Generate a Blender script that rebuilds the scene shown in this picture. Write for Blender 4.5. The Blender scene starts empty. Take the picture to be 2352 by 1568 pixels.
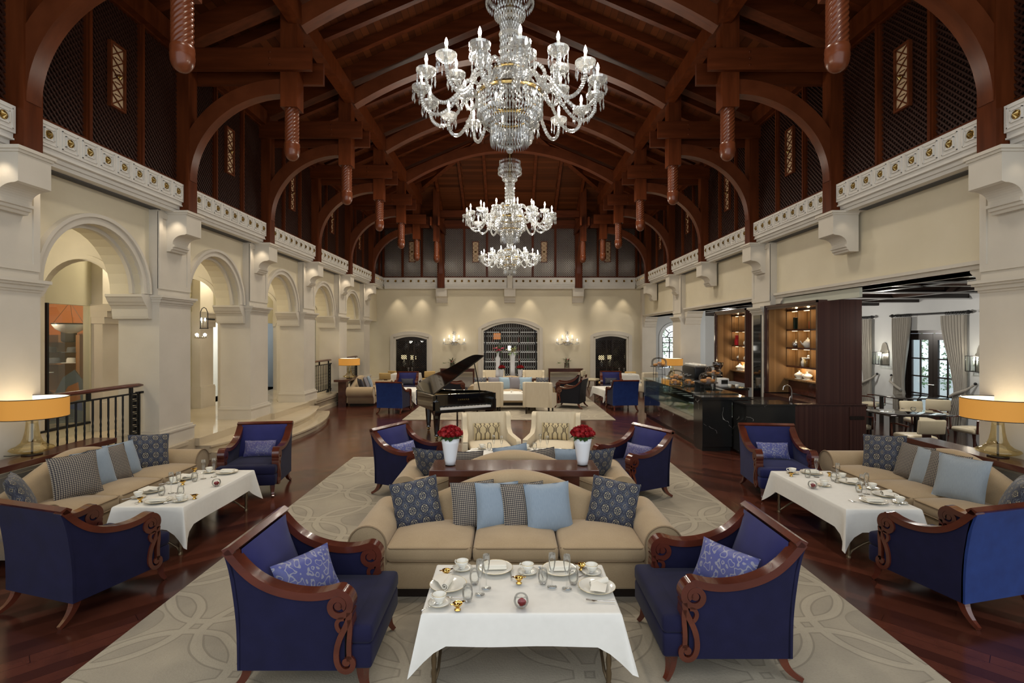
# Hotel lobby lounge under a timber roof.  Units: metres.  Camera at (0,0,2.3) looking along +Y.
import bpy, math, random
from math import sin, cos, pi, radians, sqrt, tan
from mathutils import Vector, Matrix
random.seed(7)
scene = bpy.context.scene
COL = scene.collection
FPX, CX, CY, CAMH = 1204.0, 1171.0, 772.0, 2.3

def on(px, py, z=0.0):
    """point of the horizontal plane at height z that the photograph shows at (px,py)"""
    Y = FPX*(CAMH-z)/(py-CY)
    return Vector(((px-CX)*Y/FPX, Y, z))

# ------------------------------------------------------------------ mesh builder
KIDS={}
def setpar(o,p):
    o.parent=p; KIDS.setdefault(p.name,[]).append(o)
class MB:
    def __init__(s):
        s.v=[]; s.f=[]; s.sm=[]; s.uv=[]; s.hasuv=False
    def add(s, vs, fs, smooth=False, uvs=None):
        b=len(s.v); s.v.extend([tuple(p) for p in vs])
        for i,f in enumerate(fs):
            s.f.append([b+k for k in f]); s.sm.append(smooth)
            if uvs is not None:
                s.uv.append([uvs[k] for k in f]); s.hasuv=True
            else: s.uv.append(None)
        return s
    def box(s,x0,x1,y0,y1,z0,z1,M=None):
        vs=[(x0,y0,z0),(x1,y0,z0),(x1,y1,z0),(x0,y1,z0),(x0,y0,z1),(x1,y0,z1),(x1,y1,z1),(x0,y1,z1)]
        if M is not None: vs=[M@Vector(p) for p in vs]
        return s.add(vs,[(0,3,2,1),(4,5,6,7),(0,1,5,4),(1,2,6,5),(2,3,7,6),(3,0,4,7)])
    def beam(s,p0,p1,w,h,up=(0,0,1)):
        p0=Vector(p0);p1=Vector(p1);d=(p1-p0).normalized();up=Vector(up)
        a=d.cross(up)
        if a.length<1e-6: a=d.cross(Vector((1,0,0)))
        a.normalize(); b=a.cross(d)
        o=[(-1,-1),(1,-1),(1,1),(-1,1)]
        vs=[p+a*(w/2*i)+b*(h/2*j) for p in (p0,p1) for i,j in o]
        return s.add(vs,[(3,2,1,0),(4,5,6,7),(0,1,5,4),(1,2,6,5),(2,3,7,6),(3,0,4,7)])
    def prism(s,poly,axis,a,b,smooth=False):
        """extrude a 2D polygon along axis; for x:(y,z) y:(x,z) z:(x,y)"""
        def P(u,w,t):
            return (t,u,w) if axis=='x' else ((u,t,w) if axis=='y' else (u,w,t))
        n=len(poly)
        va=[P(u,w,a) for u,w in poly]; vb=[P(u,w,b) for u,w in poly]
        s.add(va,[list(range(n))[::-1]]); s.add(vb,[list(range(n))])
        s.add(va+vb,[(i,(i+1)%n,n+(i+1)%n,n+i) for i in range(n)],smooth)
        return s
    def strip(s,path,th,axis,a,b,smooth=True):
        """ribbon of thickness th following a 2D path, extruded along axis from a to b"""
        n=len(path); L=[];R=[]
        for i,(u,w) in enumerate(path):
            p=path[max(0,i-1)]; q=path[min(n-1,i+1)]
            dx,dy=q[0]-p[0],q[1]-p[1]; l=math.hypot(dx,dy) or 1
            t=(th[i] if isinstance(th,(list,tuple)) else th)/2
            L.append((u-dy/l*t,w+dx/l*t)); R.append((u+dy/l*t,w-dx/l*t))
        def P(u,w,t):
            return (t,u,w) if axis=='x' else ((u,t,w) if axis=='y' else (u,w,t))
        for A,B,flip in ((L,L,0),(R,R,1)):
            vs=[P(u,w,a) for u,w in A]+[P(u,w,b) for u,w in A]
            s.add(vs,[(i,i+1,n+i+1,n+i) if not flip else (n+i,n+i+1,i+1,i) for i in range(n-1)],smooth)
        for t,flip in ((a,0),(b,1)):
            vs=[P(u,w,t) for u,w in L]+[P(u,w,t) for u,w in R]
            s.add(vs,[(n+i,n+i+1,i+1,i) if not flip else (i,i+1,n+i+1,n+i) for i in range(n-1)])
        for i in (0,n-1):
            s.add([P(*L[i],a),P(*R[i],a),P(*R[i],b),P(*L[i],b)],[(0,1,2,3) if i else (3,2,1,0)])
        return s
    def lathe(s,prof,c=(0,0,0),n=20,smooth=True,a0=0,a1=2*pi,uv=False):
        full=abs(a1-a0-2*pi)<1e-6; m=len(prof); N=n if full else n+1
        vs=[];uvs=[]
        for j in range(N):
            a=a0+(a1-a0)*j/n
            for k,(r,z) in enumerate(prof):
                vs.append((c[0]+r*cos(a),c[1]+r*sin(a),c[2]+z)); uvs.append((j/n,k/(m-1)))
        fs=[]
        for j in range(n):
            j2=(j+1)%N if full else j+1
            for k in range(m-1):
                fs.append((j*m+k,j2*m+k,j2*m+k+1,j*m+k+1))
        return s.add(vs,fs,smooth)
    def tube(s,pts,r,n=8,smooth=True,caps=True,up=(0,0,1)):
        pts=[Vector(p) for p in pts]; m=len(pts); vs=[]
        prev=None
        for i,p in enumerate(pts):
            d=(pts[min(m-1,i+1)]-pts[max(0,i-1)])
            d=d.normalized() if d.length>1e-9 else Vector((0,0,1))
            if prev is None:
                a=d.cross(Vector(up))
                if a.length<1e-4: a=d.cross(Vector((1,0,0)))
            else:
                a=prev-d*prev.dot(d)
                if a.length<1e-6: a=d.cross(Vector(up))
            a.normalize(); prev=a; b=d.cross(a)
            rr=r[i] if isinstance(r,(list,tuple)) else r
            for k in range(n):
                t=2*pi*(k+.5)/n; vs.append(p+a*(rr*cos(t))+b*(rr*sin(t)))
        fs=[(i*n+k,i*n+(k+1)%n,(i+1)*n+(k+1)%n,(i+1)*n+k) for i in range(m-1) for k in range(n)]
        s.add(vs,fs,smooth and n>4)
        if caps:
            s.add(vs[:n],[list(range(n))[::-1]]); s.add(vs[-n:],[list(range(n))])
        return s
    def rbox(s,x0,x1,y0,y1,z0,z1,r=.03,crown=0.0,M=None):
        """box with rounded edges; crown lifts the middle of the top like a stuffed cushion"""
        h=Vector(((x1-x0)/2,(y1-y0)/2,(z1-z0)/2)); c=Vector(((x0+x1)/2,(y0+y1)/2,(z0+z1)/2))
        r=min(r,min(h)*.98)
        def cs(hh):
            o=[-hh,-hh+r*.3,-hh+r]
            mid=[0.0] if crown==0 else [-(hh-r)*.5,0.0,(hh-r)*.5]
            return o+mid+[-t for t in o[::-1]]
        X,Y,Z=cs(h.x),cs(h.y),[-h.z,-h.z+r*.3,-h.z+r,h.z-r,h.z-r*.3,h.z]
        def rd(p):
            q=Vector([max(-(h[i]-r),min(h[i]-r,p[i])) for i in range(3)]); d=p-q
            if d.length>1e-9: p=q+d.normalized()*min(d.length,r) if d.length>r else p
            if crown and p.z>0:
                p=p.copy(); p.z+=crown*(1-(p.x/h.x)**2)*(1-(p.y/h.y)**2)
            return p+c
        def sheet(A,B,fn,flip):
            vs=[rd(Vector(fn(a,b))) for a in A for b in B]; nb=len(B)
            if M is not None: vs=[M@v for v in vs]
            fs=[(i*nb+j,(i+1)*nb+j,(i+1)*nb+j+1,i*nb+j+1) for i in range(len(A)-1) for j in range(nb-1)]
            if flip: fs=[f[::-1] for f in fs]
            s.add(vs,fs,True)
        sheet(X,Y,lambda a,b:(a,b,h.z),0); sheet(X,Y,lambda a,b:(a,b,-h.z),1)
        sheet(X,Z,lambda a,b:(a,-h.y,b),0); sheet(X,Z,lambda a,b:(a,h.y,b),1)
        sheet(Y,Z,lambda a,b:(h.x,a,b),0); sheet(Y,Z,lambda a,b:(-h.x,a,b),1)
        return s
    def grid(s,P,smooth=True,flip=False,uv=True):
        """P: rows of points"""
        m=len(P);n=len(P[0]); vs=[p for row in P for p in row]
        fs=[(i*n+j,i*n+j+1,(i+1)*n+j+1,(i+1)*n+j) for i in range(m-1) for j in range(n-1)]
        if flip: fs=[f[::-1] for f in fs]
        uvs=[(j/(n-1),i/(m-1)) for i in range(m) for j in range(n)]
        return s.add(vs,fs,smooth,uvs if uv else None)
    def sphere(s,c,r,n=10,m=6,sc=(1,1,1)):
        vs=[(c[0]+r*sc[0]*sin(pi*i/m)*cos(2*pi*j/n),c[1]+r*sc[1]*sin(pi*i/m)*sin(2*pi*j/n),c[2]+r*sc[2]*cos(pi*i/m)) for i in range(m+1) for j in range(n)]
        fs=[(i*n+j,(i+1)*n+j,(i+1)*n+(j+1)%n,i*n+(j+1)%n) for i in range(m) for j in range(n)]
        return s.add(vs,fs,True)
    def mesh(s,name):
        me=bpy.data.meshes.new(name); me.from_pydata(s.v,[],s.f)
        me.polygons.foreach_set('use_smooth',s.sm)
        if s.hasuv:
            u=me.uv_layers.new(name='UVMap'); k=0; d=[0.0]*(2*len(me.loops))
            for f,q in zip(s.f,s.uv):
                for i in range(len(f)):
                    if q: d[2*k],d[2*k+1]=q[i]
                    k+=1
            u.data.foreach_set('uv',d)
        me.validate(); me.update(); return me
    def build(s,name,mat,parent=None,loc=(0,0,0),rot=(0,0,0)):
        me=s.mesh(name); me.materials.append(mat); o=bpy.data.objects.new(name,me); COL.objects.link(o)
        o.location=loc; o.rotation_euler=rot
        if parent is not None: setpar(o,parent)
        return o

def tag(o,label,cat,group=None,kind=None):
    if label: o['label']=label
    if cat: o['category']=cat
    if group: o['group']=group
    if kind: o['kind']=kind
    return o
def struct(o,label=None):
    o['kind']='structure'
    if label: o['label']=label
    return o
def thing(name,label,cat,loc=(0,0,0),rz=0,group=None):
    o=bpy.data.objects.new(name,None); COL.objects.link(o); o.empty_display_size=.1
    o.location=loc; o.rotation_euler=(0,0,rz)
    return tag(o,label,cat,group)
def dup(o,parent=None,loc=None,rz=None,label=None,group=None,cat=None):
    c=o.copy(); COL.objects.link(c)
    if parent is not None: setpar(c,parent)
    if loc is not None: c.location=loc
    if rz is not None: c.rotation_euler=(0,0,rz)
    if label: c['label']=label
    if group: c['group']=group
    if cat: c['category']=cat
    for ch in list(KIDS.get(o.name,())):
        dup(ch,c)
    return c
def lerp(a,b,t): return a+(b-a)*t
def smooth01(t): t=max(0,min(1,t)); return t*t*(3-2*t)
def spiral(c,r0,r1,a0,a1,n=26):
    return [(c[0]+lerp(r0,r1,i/n)*cos(lerp(a0,a1,i/n)),c[1]+lerp(r0,r1,i/n)*sin(lerp(a0,a1,i/n))) for i in range(n+1)]
def bez(p0,p1,p2,p3,n=12):
    o=[]
    for i in range(n+1):
        t=i/n;u=1-t
        o.append(tuple(u**3*a+3*u*u*t*b+3*u*t*t*c+t**3*d for a,b,c,d in zip(p0,p1,p2,p3)))
    return o
def light(kind,name,loc,energy,col=(1,.86,.68),size=.1,rot=None,spot=None,blend=.6):
    l=bpy.data.lights.new(name,kind); l.energy=energy; l.color=col
    if kind in('POINT','SPOT'): l.shadow_soft_size=size
    if kind=='AREA': l.shape='RECTANGLE'; l.size=size[0]; l.size_y=size[1]
    if spot: l.spot_size=radians(spot); l.spot_blend=blend
    o=bpy.data.objects.new(name,l); COL.objects.link(o); o.location=loc
    if rot: o.rotation_euler=rot
    return o
WARM=(1,.85,.66)
# ------------------------------------------------------------------ materials (all procedural)
class S:
    """socket wrapper with arithmetic"""
    def __init__(s,nt,k): s.nt=nt; s.k=k
    def op(s,o,*a):
        n=s.nt.nodes.new('ShaderNodeMath'); n.operation=o
        for i,x in enumerate((s,)+a):
            if isinstance(x,S): s.nt.links.new(x.k,n.inputs[i])
            else: n.inputs[i].default_value=x
        return S(s.nt,n.outputs[0])
    def __add__(s,o): return s.op('ADD',o)
    __radd__=__add__
    def __sub__(s,o): return s.op('SUBTRACT',o)
    def __mul__(s,o): return s.op('MULTIPLY',o)
    __rmul__=__mul__
    def __truediv__(s,o): return s.op('DIVIDE',o)
    def sin(s): return s.op('SINE')
    def abs(s): return s.op('ABSOLUTE')
    def fr(s): return s.op('FRACT')
    def fl(s): return s.op('FLOOR')
    def gt(s,o): return s.op('GREATER_THAN',o)
    def lt(s,o): return s.op('LESS_THAN',o)
    def mn(s,o): return s.op('MINIMUM',o)
    def mx(s,o): return s.op('MAXIMUM',o)
    def pw(s,o): return s.op('POWER',o)
    def sqrt(s): return s.op('SQRT')
    def near(s,c,w):   # 1 within w of c
        return (s-c).abs().lt(w)
def coords(nt,kind='Object'):
    t=nt.nodes.new('ShaderNodeTexCoord'); x=nt.nodes.new('ShaderNodeSeparateXYZ')
    nt.links.new(t.outputs[kind],x.inputs[0]); return [S(nt,x.outputs[i]) for i in range(3)]
def noise(nt,scale,detail=2,stretch=(1,1,1),kind='Object',rough=.5):
    t=nt.nodes.new('ShaderNodeTexCoord'); m=nt.nodes.new('ShaderNodeMapping'); m.inputs['Scale'].default_value=stretch
    n=nt.nodes.new('ShaderNodeTexNoise'); n.inputs['Scale'].default_value=scale; n.inputs['Detail'].default_value=detail
    n.inputs['Roughness'].default_value=rough
    nt.links.new(t.outputs[kind],m.inputs[0]); nt.links.new(m.outputs[0],n.inputs[0]); return S(nt,n.outputs[0])
def white(nt,a,b=None):
    n=nt.nodes.new('ShaderNodeTexWhiteNoise'); n.noise_dimensions='2D'
    c=nt.nodes.new('ShaderNodeCombineXYZ'); nt.links.new(a.k,c.inputs[0])
    if b is not None: nt.links.new(b.k,c.inputs[1])
    nt.links.new(c.outputs[0],n.inputs[0]); return S(nt,n.outputs[0])
def mix(nt,f,a,b):
    n=nt.nodes.new('ShaderNodeMix'); n.data_type='RGBA'; n.clamp_factor=True
    if isinstance(f,S): nt.links.new(f.k,n.inputs[0])
    else: n.inputs[0].default_value=f
    for i,c in ((6,a),(7,b)):
        if isinstance(c,(tuple,list)): n.inputs[i].default_value=(*c,1)
        else: nt.links.new(c,n.inputs[i])
    return n.outputs[2]
MATS={}
def mat(name,base,rough=.5,metal=0,bump=None,bstr=.3,bdist=.01,spec=.5,coat=0,emit=None,estr=0,trans=0,sheen=0,alpha=None,ior=1.45,crough=.05):
    m=bpy.data.materials.new(name); m.use_nodes=True; nt=m.node_tree; b=nt.nodes['Principled BSDF']
    if callable(base): nt.links.new(base(nt),b.inputs['Base Color'])
    else: b.inputs['Base Color'].default_value=(*base,1)
    if callable(rough): nt.links.new(rough(nt).k,b.inputs['Roughness'])
    else: b.inputs['Roughness'].default_value=rough
    b.inputs['Metallic'].default_value=metal; b.inputs['IOR'].default_value=ior
    b.inputs['Specular IOR Level'].default_value=spec
    b.inputs['Coat Weight'].default_value=coat; b.inputs['Coat Roughness'].default_value=crough
    b.inputs['Transmission Weight'].default_value=trans
    b.inputs['Sheen Weight'].default_value=sheen
    if emit: b.inputs['Emission Color'].default_value=(*emit,1); b.inputs['Emission Strength'].default_value=estr
    if alpha is not None: b.inputs['Alpha'].default_value=alpha
    if bump:
        n=nt.nodes.new('ShaderNodeBump'); n.inputs['Strength'].default_value=bstr; n.inputs['Distance'].default_value=bdist
        nt.links.new(bump(nt).k,n.inputs['Height']); nt.links.new(n.outputs[0],b.inputs['Normal'])
    MATS[name]=m; return m
def var(c1,c2,scale=3,detail=3,stretch=(1,1,1),kind='Object',k=1.6):
    return lambda nt: mix(nt,(noise(nt,scale,detail,stretch,kind)-.5)*k+.5,c1,c2)

plaster=mat('cream_plaster',var((.66,.585,.42),(.74,.665,.50),1.2,4),.75,bump=lambda nt:noise(nt,14,3),bstr=.12)
stone=mat('pale_stone',var((.60,.55,.46),(.68,.625,.53),2.0,4),.65,bump=lambda nt:noise(nt,30,3),bstr=.08)
frieze_white=mat('frieze_white',var((.66,.63,.57),(.72,.69,.63),3,2),.6)
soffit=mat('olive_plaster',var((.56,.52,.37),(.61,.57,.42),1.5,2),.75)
marble=mat('cream_marble',lambda nt: mix(nt,noise(nt,1.5,6,rough=.7),(.62,.53,.38),(.50,.41,.28)),.06,spec=.6)
def timber_col(dark,light,stretch):
    return lambda nt: mix(nt,(noise(nt,9,4,stretch)-.5)*2.2+.5,dark,light)
timber=mat('mahogany_timber',timber_col((.062,.0135,.0035),(.125,.030,.0085),(1,1,.12)),.38,spec=.16)
timber_x=mat('mahogany_timber_cross',timber_col((.058,.0125,.0034),(.115,.0275,.008),(.12,1,1)),.38,spec=.16)
arch_wood=mat('bent_mahogany',timber_col((.080,.019,.0055),(.14,.036,.0115),(.3,1,.3)),.33,spec=.35)
pend_wood=mat('turned_mahogany',timber_col((.10,.024,.008),(.165,.045,.016),(1,1,.3)),.30,spec=.45,coat=.08)
def planks(nt):
    x,y,z=coords(nt); a=(x.abs())/.145; i=a.fl(); f=a.fr()
    gap=f.lt(.05); r=white(nt,i,(y/1.9+white(nt,i)*3).fl())
    c=mix(nt,r,(.046,.0115,.0032),(.105,.029,.0082)); c=mix(nt,(noise(nt,10,3,(1,.15,1))-.5)*1.2,c,(.04,.010,.005))
    return mix(nt,gap,c,(.012,.004,.002))
roof_planks=mat('roof_planks',planks,.42,spec=.15)
def planks_hip(nt):
    x,y,z=coords(nt); a=y/.145; i=a.fl(); r=white(nt,i,(x/1.9).fl())
    return mix(nt,a.fr().lt(.05),mix(nt,r,(.046,.0115,.0032),(.105,.029,.0082)),(.012,.004,.002))
hip_planks=mat('hip_planks',planks_hip,.42,spec=.15)
lattice_wood=mat('lattice_wood',(.035,.012,.007),.4)
lattice_pale=mat('medallion_panel',(.62,.45,.27),.6)
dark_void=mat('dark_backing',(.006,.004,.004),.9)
pale_void=mat('pale_backing',(.62,.58,.50),.8)
def floorc(nt):
    x,y,z=coords(nt); ax=x.abs(); c=(y+ax)*.7071/.125; a=(y-ax)*.7071; i=c.fl()
    j=(a/1.5+white(nt,i)*7).fl(); r=white(nt,i,j); gap=c.fr().lt(.025).mx(((a/1.5+white(nt,i)*7).fr()).lt(.003))
    col=mix(nt,r,(.042,.0125,.008),(.105,.031,.018)); col=mix(nt,(noise(nt,6,4,(1,1,1))-.45)*1.3,col,(.03,.008,.005))
    return mix(nt,gap,col,(.014,.004,.003))
floor_m=mat('polished_jarrah_floor',floorc,lambda nt: noise(nt,3,3)*.10+.13,spec=.5,bump=lambda nt:noise(nt,5,2),bstr=.03)
right_floor=mat('dark_plank_floor',lambda nt: mix(nt,white(nt,(coords(nt)[1]/.14).fl(),(coords(nt)[0]/1.6).fl()),(.02,.009,.007),(.045,.018,.012)),.16)
def rugp(nt):
    x,y,z=coords(nt); P=1.2; wob=noise(nt,1.3,2)*.10
    def dist(ox,oy):
        u=((x+ox)/P+wob).fr()-.5; v=((y+oy)/P+wob).fr()-.5; return (u*u+v*v).sqrt()*P
    d1=dist(0,0); d2=dist(P/2,P/2); r=.53
    e1=(d1-r).abs(); e2=(d2-r).abs(); e3=(d1-.24).abs(); e=e1.mn(e2)
    line=e.lt(.034); edge=e.near(.040,.007).mx(e3.lt(.006)); lens=d1.lt(r)*d2.lt(r); fill=d1.lt(.235)
    n=noise(nt,2.0,4)
    base=mix(nt,(n-.5)*2.6+.5,(.385,.335,.250),(.300,.262,.200))
    base=mix(nt,(lens*.35+fill*.75)*(noise(nt,4,3)*1.3),base,(.235,.205,.160))
    base=mix(nt,line*.5,base,(.435,.380,.285)); base=mix(nt,edge*.55,base,(.205,.178,.133))
    return mix(nt,(noise(nt,60,2)-.5)*.7,base,(.20,.175,.135))
def rugb(nt):
    x,y,z=coords(nt); P=1.2; wob=noise(nt,1.3,2)*.10
    def dist(ox,oy):
        u=((x+ox)/P+wob).fr()-.5; v=((y+oy)/P+wob).fr()-.5; return (u*u+v*v).sqrt()*P
    e=(dist(0,0)-.53).abs().mn((dist(P/2,P/2)-.53).abs())
    return e.gt(.042)+e.lt(.034)+noise(nt,90,2)*.35
rug_m=mat('carved_wool_rug',rugp,.95,bump=rugb,bstr=.6,bdist=.012)
def weave(nt,s=170):
    x,y,z=coords(nt); return ((x*s+z*s).sin()*(y*s+z*s*.7).sin())
sofa_m=mat('camel_herringbone',lambda nt: mix(nt,(noise(nt,160,2)-.5)*1.2+noise(nt,4,2)*.8+.1,(.33,.235,.130),(.45,.335,.20)),.85,bump=lambda nt:noise(nt,220,2),bstr=.2,bdist=.003,sheen=.2)
piping_m=mat('sofa_piping',(.27,.19,.11),.8)
wing_m=mat('ivory_linen',var((.62,.53,.37),(.68,.59,.43),40,2,(1,1,.1)),.8,sheen=.2)
navy=mat('navy_velvet',var((.0050,.0048,.025),(.0090,.0088,.042),7,2),.75,bump=lambda nt:noise(nt,260,2),bstr=.25,bdist=.002,sheen=.06,spec=.25)
pad_m=mat('lit_velvet_pad',var((.014,.015,.085),(.026,.028,.145),4,3),.7,bump=lambda nt:noise(nt,260,2),bstr=.25,bdist=.002,sheen=.12,spec=.25)  # bluer back-pad velvet, light on its nap painted into the colour
royal=mat('royal_velvet',var((.009,.011,.062),(.017,.020,.10),5,2),.7,sheen=.08,spec=.25)
blue_back=mat('cobalt_velvet',var((.009,.025,.125),(.015,.043,.19),9,3),.75,sheen=.08,spec=.25)
rail_m=mat('polished_mahogany',timber_col((.065,.014,.008),(.12,.028,.014),(1,.2,1)),.2,spec=.6,coat=.4)
darkwood=mat('dark_mahogany',timber_col((.055,.016,.010),(.095,.028,.017),(.15,1,1)),.2,spec=.5,coat=.3)
blackwood=mat('ebonised_wood',(.014,.008,.006),.25,coat=.2)
cloth=mat('white_tablecloth',var((.77,.75,.69),(.81,.79,.73),20,2),.75)
napkin_m=mat('ivory_napkin',(.80,.76,.66),.8)
china=mat('white_china',(.84,.82,.74),.12,coat=.5)
china_rim=mat('gilt_rim',(.70,.56,.28),.25,metal=.6)
gold=mat('polished_gold',(.85,.55,.16),.12,metal=1)
brass=mat('aged_brass',(.40,.28,.11),.26,metal=1)
steel=mat('silver_cutlery',(.75,.73,.70),.15,metal=1)
bronze=mat('bronze_rope_leg',(.20,.145,.085),.35,metal=.8)
pewter=mat('pewter',(.30,.285,.25),.35,metal=.9)
iron=mat('black_iron',(.010,.010,.011),.4,metal=.3)
def mixshader(name,col,t=.8,rough=.03,tint=(1,1,1),diff=0.0,dcol=(.8,.82,.85),fk=.35):
    """thin clear glass: mostly see-through with a glossy skin"""
    m=bpy.data.materials.new(name); m.use_nodes=True; nt=m.node_tree; nt.nodes.clear()
    o=nt.nodes.new('ShaderNodeOutputMaterial'); tr=nt.nodes.new('ShaderNodeBsdfTransparent'); tr.inputs[0].default_value=(*tint,1)
    g=nt.nodes.new('ShaderNodeBsdfGlossy'); g.inputs[0].default_value=(*col,1); g.inputs['Roughness'].default_value=rough
    lw=nt.nodes.new('ShaderNodeLayerWeight'); lw.inputs[0].default_value=.25
    mx=nt.nodes.new('ShaderNodeMixShader'); 
    f=S(nt,lw.outputs['Fresnel'])*fk+(1-t)*.35
    nt.links.new(f.k,mx.inputs[0]); nt.links.new(tr.outputs[0],mx.inputs[1]); nt.links.new(g.outputs[0],mx.inputs[2])
    last=mx
    if diff:
        d=nt.nodes.new('ShaderNodeBsdfTranslucent'); d.inputs[0].default_value=(*dcol,1)
        d2=nt.nodes.new('ShaderNodeBsdfDiffuse'); d2.inputs[0].default_value=(*dcol,1)
        md=nt.nodes.new('ShaderNodeMixShader'); md.inputs[0].default_value=.5
        nt.links.new(d.outputs[0],md.inputs[1]); nt.links.new(d2.outputs[0],md.inputs[2])
        mm=nt.nodes.new('ShaderNodeMixShader'); mm.inputs[0].default_value=diff
        nt.links.new(mx.outputs[0],mm.inputs[1]); nt.links.new(md.outputs[0],mm.inputs[2]); last=mm
    nt.links.new(last.outputs[0],o.inputs[0]); MATS[name]=m; return m
glass=mixshader('clear_glass',(1,1,1),.97,.02,(.985,.99,.985),fk=.75)
pane_m=mixshader('window_glass',(1,1,1),.97,.01,(.93,.97,.97),fk=.2)
case_glass=mixshader('display_glass',(.97,1,.98),.80,.02,(.90,.945,.925),fk=.8)
crystal=mixshader('cut_crystal',(1,1,1),.35,.10,(.88,.89,.89),.22,(.60,.61,.60),fk=.5)
crystal_dense=mixshader('crystal_strands',(1,1,1),.15,.12,(.80,.81,.80),.28,(.62,.62,.60),fk=.5)
amber_glass=mixshader('amber_glass',(1,.92,.75),.75,.03,(.92,.86,.66))
def emat(name,col,st,sample=False):
    m=bpy.data.materials.new(name); m.use_nodes=True; nt=m.node_tree; nt.nodes.clear()
    o=nt.nodes.new('ShaderNodeOutputMaterial'); e=nt.nodes.new('ShaderNodeEmission'); e.inputs[0].default_value=(*col,1); e.inputs[1].default_value=st
    nt.links.new(e.outputs[0],o.inputs[0])
    if not sample:
        try: m.cycles.emission_sampling='NONE'
        except Exception: pass
    MATS[name]=m; return m
bulb_m=emat('candle_bulb_glow',(1,.95,.86),30)
downlight_m=emat('downlight_glow',(1,.88,.68),25)
shelf_light=emat('shelf_light_glow',(1,.80,.52),4)
candle_m=mat('candle_sleeve',(.78,.78,.70),.5)
def shade_mat(name,col,est):
    m=mat(name,col,.8,emit=col,estr=est); return m
shade_m=shade_mat('amber_lampshade',(.55,.25,.045),.5)
shade_in=mat('lampshade_lining',(.9,.84,.70),.8,emit=(1,.86,.66),estr=.75)
paleshade=emat('cream_lampshade_glow',(1,.80,.45),1.5)
lacquer=mat('black_piano_lacquer',(.004,.004,.004),.05,coat=1,spec=.6)
plate_gold=mat('piano_plate',(.55,.36,.12),.3,metal=.8)
ivory=mat('piano_ivory',(.85,.84,.80),.2)
felt=mat('piano_red_wood',(.20,.05,.03),.3)
def veins(nt):
    x,y,z=coords(nt); n=noise(nt,1.3,4); n2=noise(nt,3.1,3)
    l=((x*1.7+y*1.1+z*.9+n*3.0)*1.0).fr(); v=(l-.5).abs().lt(.006)
    return mix(nt,v*(n2.gt(.52)),mix(nt,n2,(.010,.011,.012),(.022,.022,.021)),(.42,.41,.38))
black_marble=mat('black_veined_marble',veins,.12,spec=.5)
mirror_marble=mat('mirror_polished_marble',veins,.05,spec=1.0,coat=1,ior=1.8)
def stripew(nt):
    x,y,z=coords(nt); s=((x+y)*42).fl(); return mix(nt,white(nt,s),(.040,.016,.0135),(.066,.026,.020))
blackv=mat('black_velvet',(.006,.006,.010),.7,spec=.3)
hexmetal=mat('hexagon_metal',(.52,.55,.54),.4)
stripe_wood=mat('striped_mahogany_veneer',stripew,.22,spec=.5,coat=.25)
def walnutc(nt):
    x,y,z=coords(nt); s=((x+y)*24).fl(); return mix(nt,white(nt,s),(.17,.092,.036),(.27,.155,.065))
walnut=mat('walnut_veneer',walnutc,.5,spec=.3)
ochre=mat('ochre_leather',var((.60,.40,.15),(.66,.45,.18),6,2),.45)
creaml=mat('cream_leather',var((.66,.58,.40),(.72,.63,.45),6,2),.4)
curtain_m=mat('grey_linen_curtain',var((.33,.31,.27),(.38,.36,.32),60,2,(1,1,.05)),.85)
greyblue=mat('right_room_wall',var((.60,.62,.62),(.64,.66,.66),2,2),.8)
doorwood=mat('dark_door_wood',(.016,.010,.008),.3)
white_vase=mat('white_opal_vase',(.82,.84,.86),.15,coat=.5)
red_rose=mat('red_rose',var((.40,.006,.010),(.20,.003,.006),30,2),.6)
leaf_m=mat('dark_green_leaf',(.030,.075,.018),.5)
leaf2=mat('pale_green_leaf',(.16,.24,.10),.5)
pinkf=mat('pink_lily',(.55,.06,.12),.5)
creamf=mat('green_cream_orchid',(.50,.46,.20),.5)
foil=mat('garden_foliage',var((.10,.22,.10),(.34,.50,.28),4,3),.7)
white_paint=mat('white_paint',(.72,.76,.78),.6)
orange_wall=mat('orange_shop_wall',(.55,.17,.035),.6)
shopwood=mat('shop_oak',(.28,.13,.045),.4)
black_cloth=mat('black_cloth',(.012,.012,.014),.7)
grey_cloth=mat('grey_felt',(.10,.11,.13),.8)
white_cloth=mat('white_cotton',(.7,.7,.68),.8)
red_cloth=mat('red_cotton',(.5,.02,.03),.6)
red_box=mat('red_tin',(.60,.015,.03),.35)
pastry=mat('golden_pastry',var((.45,.19,.05),(.60,.30,.10),25,2),.6)
green_food=mat('green_macaron',var((.42,.48,.20),(.62,.64,.38),30,2),.7)
appliance=mat('brushed_steel',(.55,.55,.55),.28,metal=.9)
apple_white=mat('white_plastic',(.75,.75,.74),.3)
print_dark=mat('print_grey',(.12,.12,.12),.6)
# --- cushion cloths (UV based)
def damask(nt):
    u,v,_=coords(nt,'UV'); U=u*4.0; V=v*4.0
    w=((V*pi).sin()).abs()
    # ogee lattice
    def ogee(ou,ov):
        a=((U+ou).fr()-.5)*2; b=((V+ov).fr()-.5)*2
        return (a.abs().pw(1.35)+b.abs().pw(1.8))+((a*7.5).sin()*(b*6.5).sin()).abs()*.17
    d1=ogee(0,0); d2=ogee(.5,.5)
    l1=d1.near(.46,.045); l2=d2.near(.40,.04); l3=d1.near(.20,.035); l4=d1.near(.95,.035); pet=d2.near(.16,.035)
    n=noise(nt,60,2,kind='UV').gt(.40)
    m=((l1.mx(l3)).mx(pet)*n); m2=(l2.mx(l4))
    c=mix(nt,(noise(nt,3,2,kind='UV')-.45)*2,(.012,.016,.035),(.030,.042,.090))
    c=mix(nt,m2*.7,c,(.11,.125,.15)); return mix(nt,m,c,(.42,.365,.22))
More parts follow.
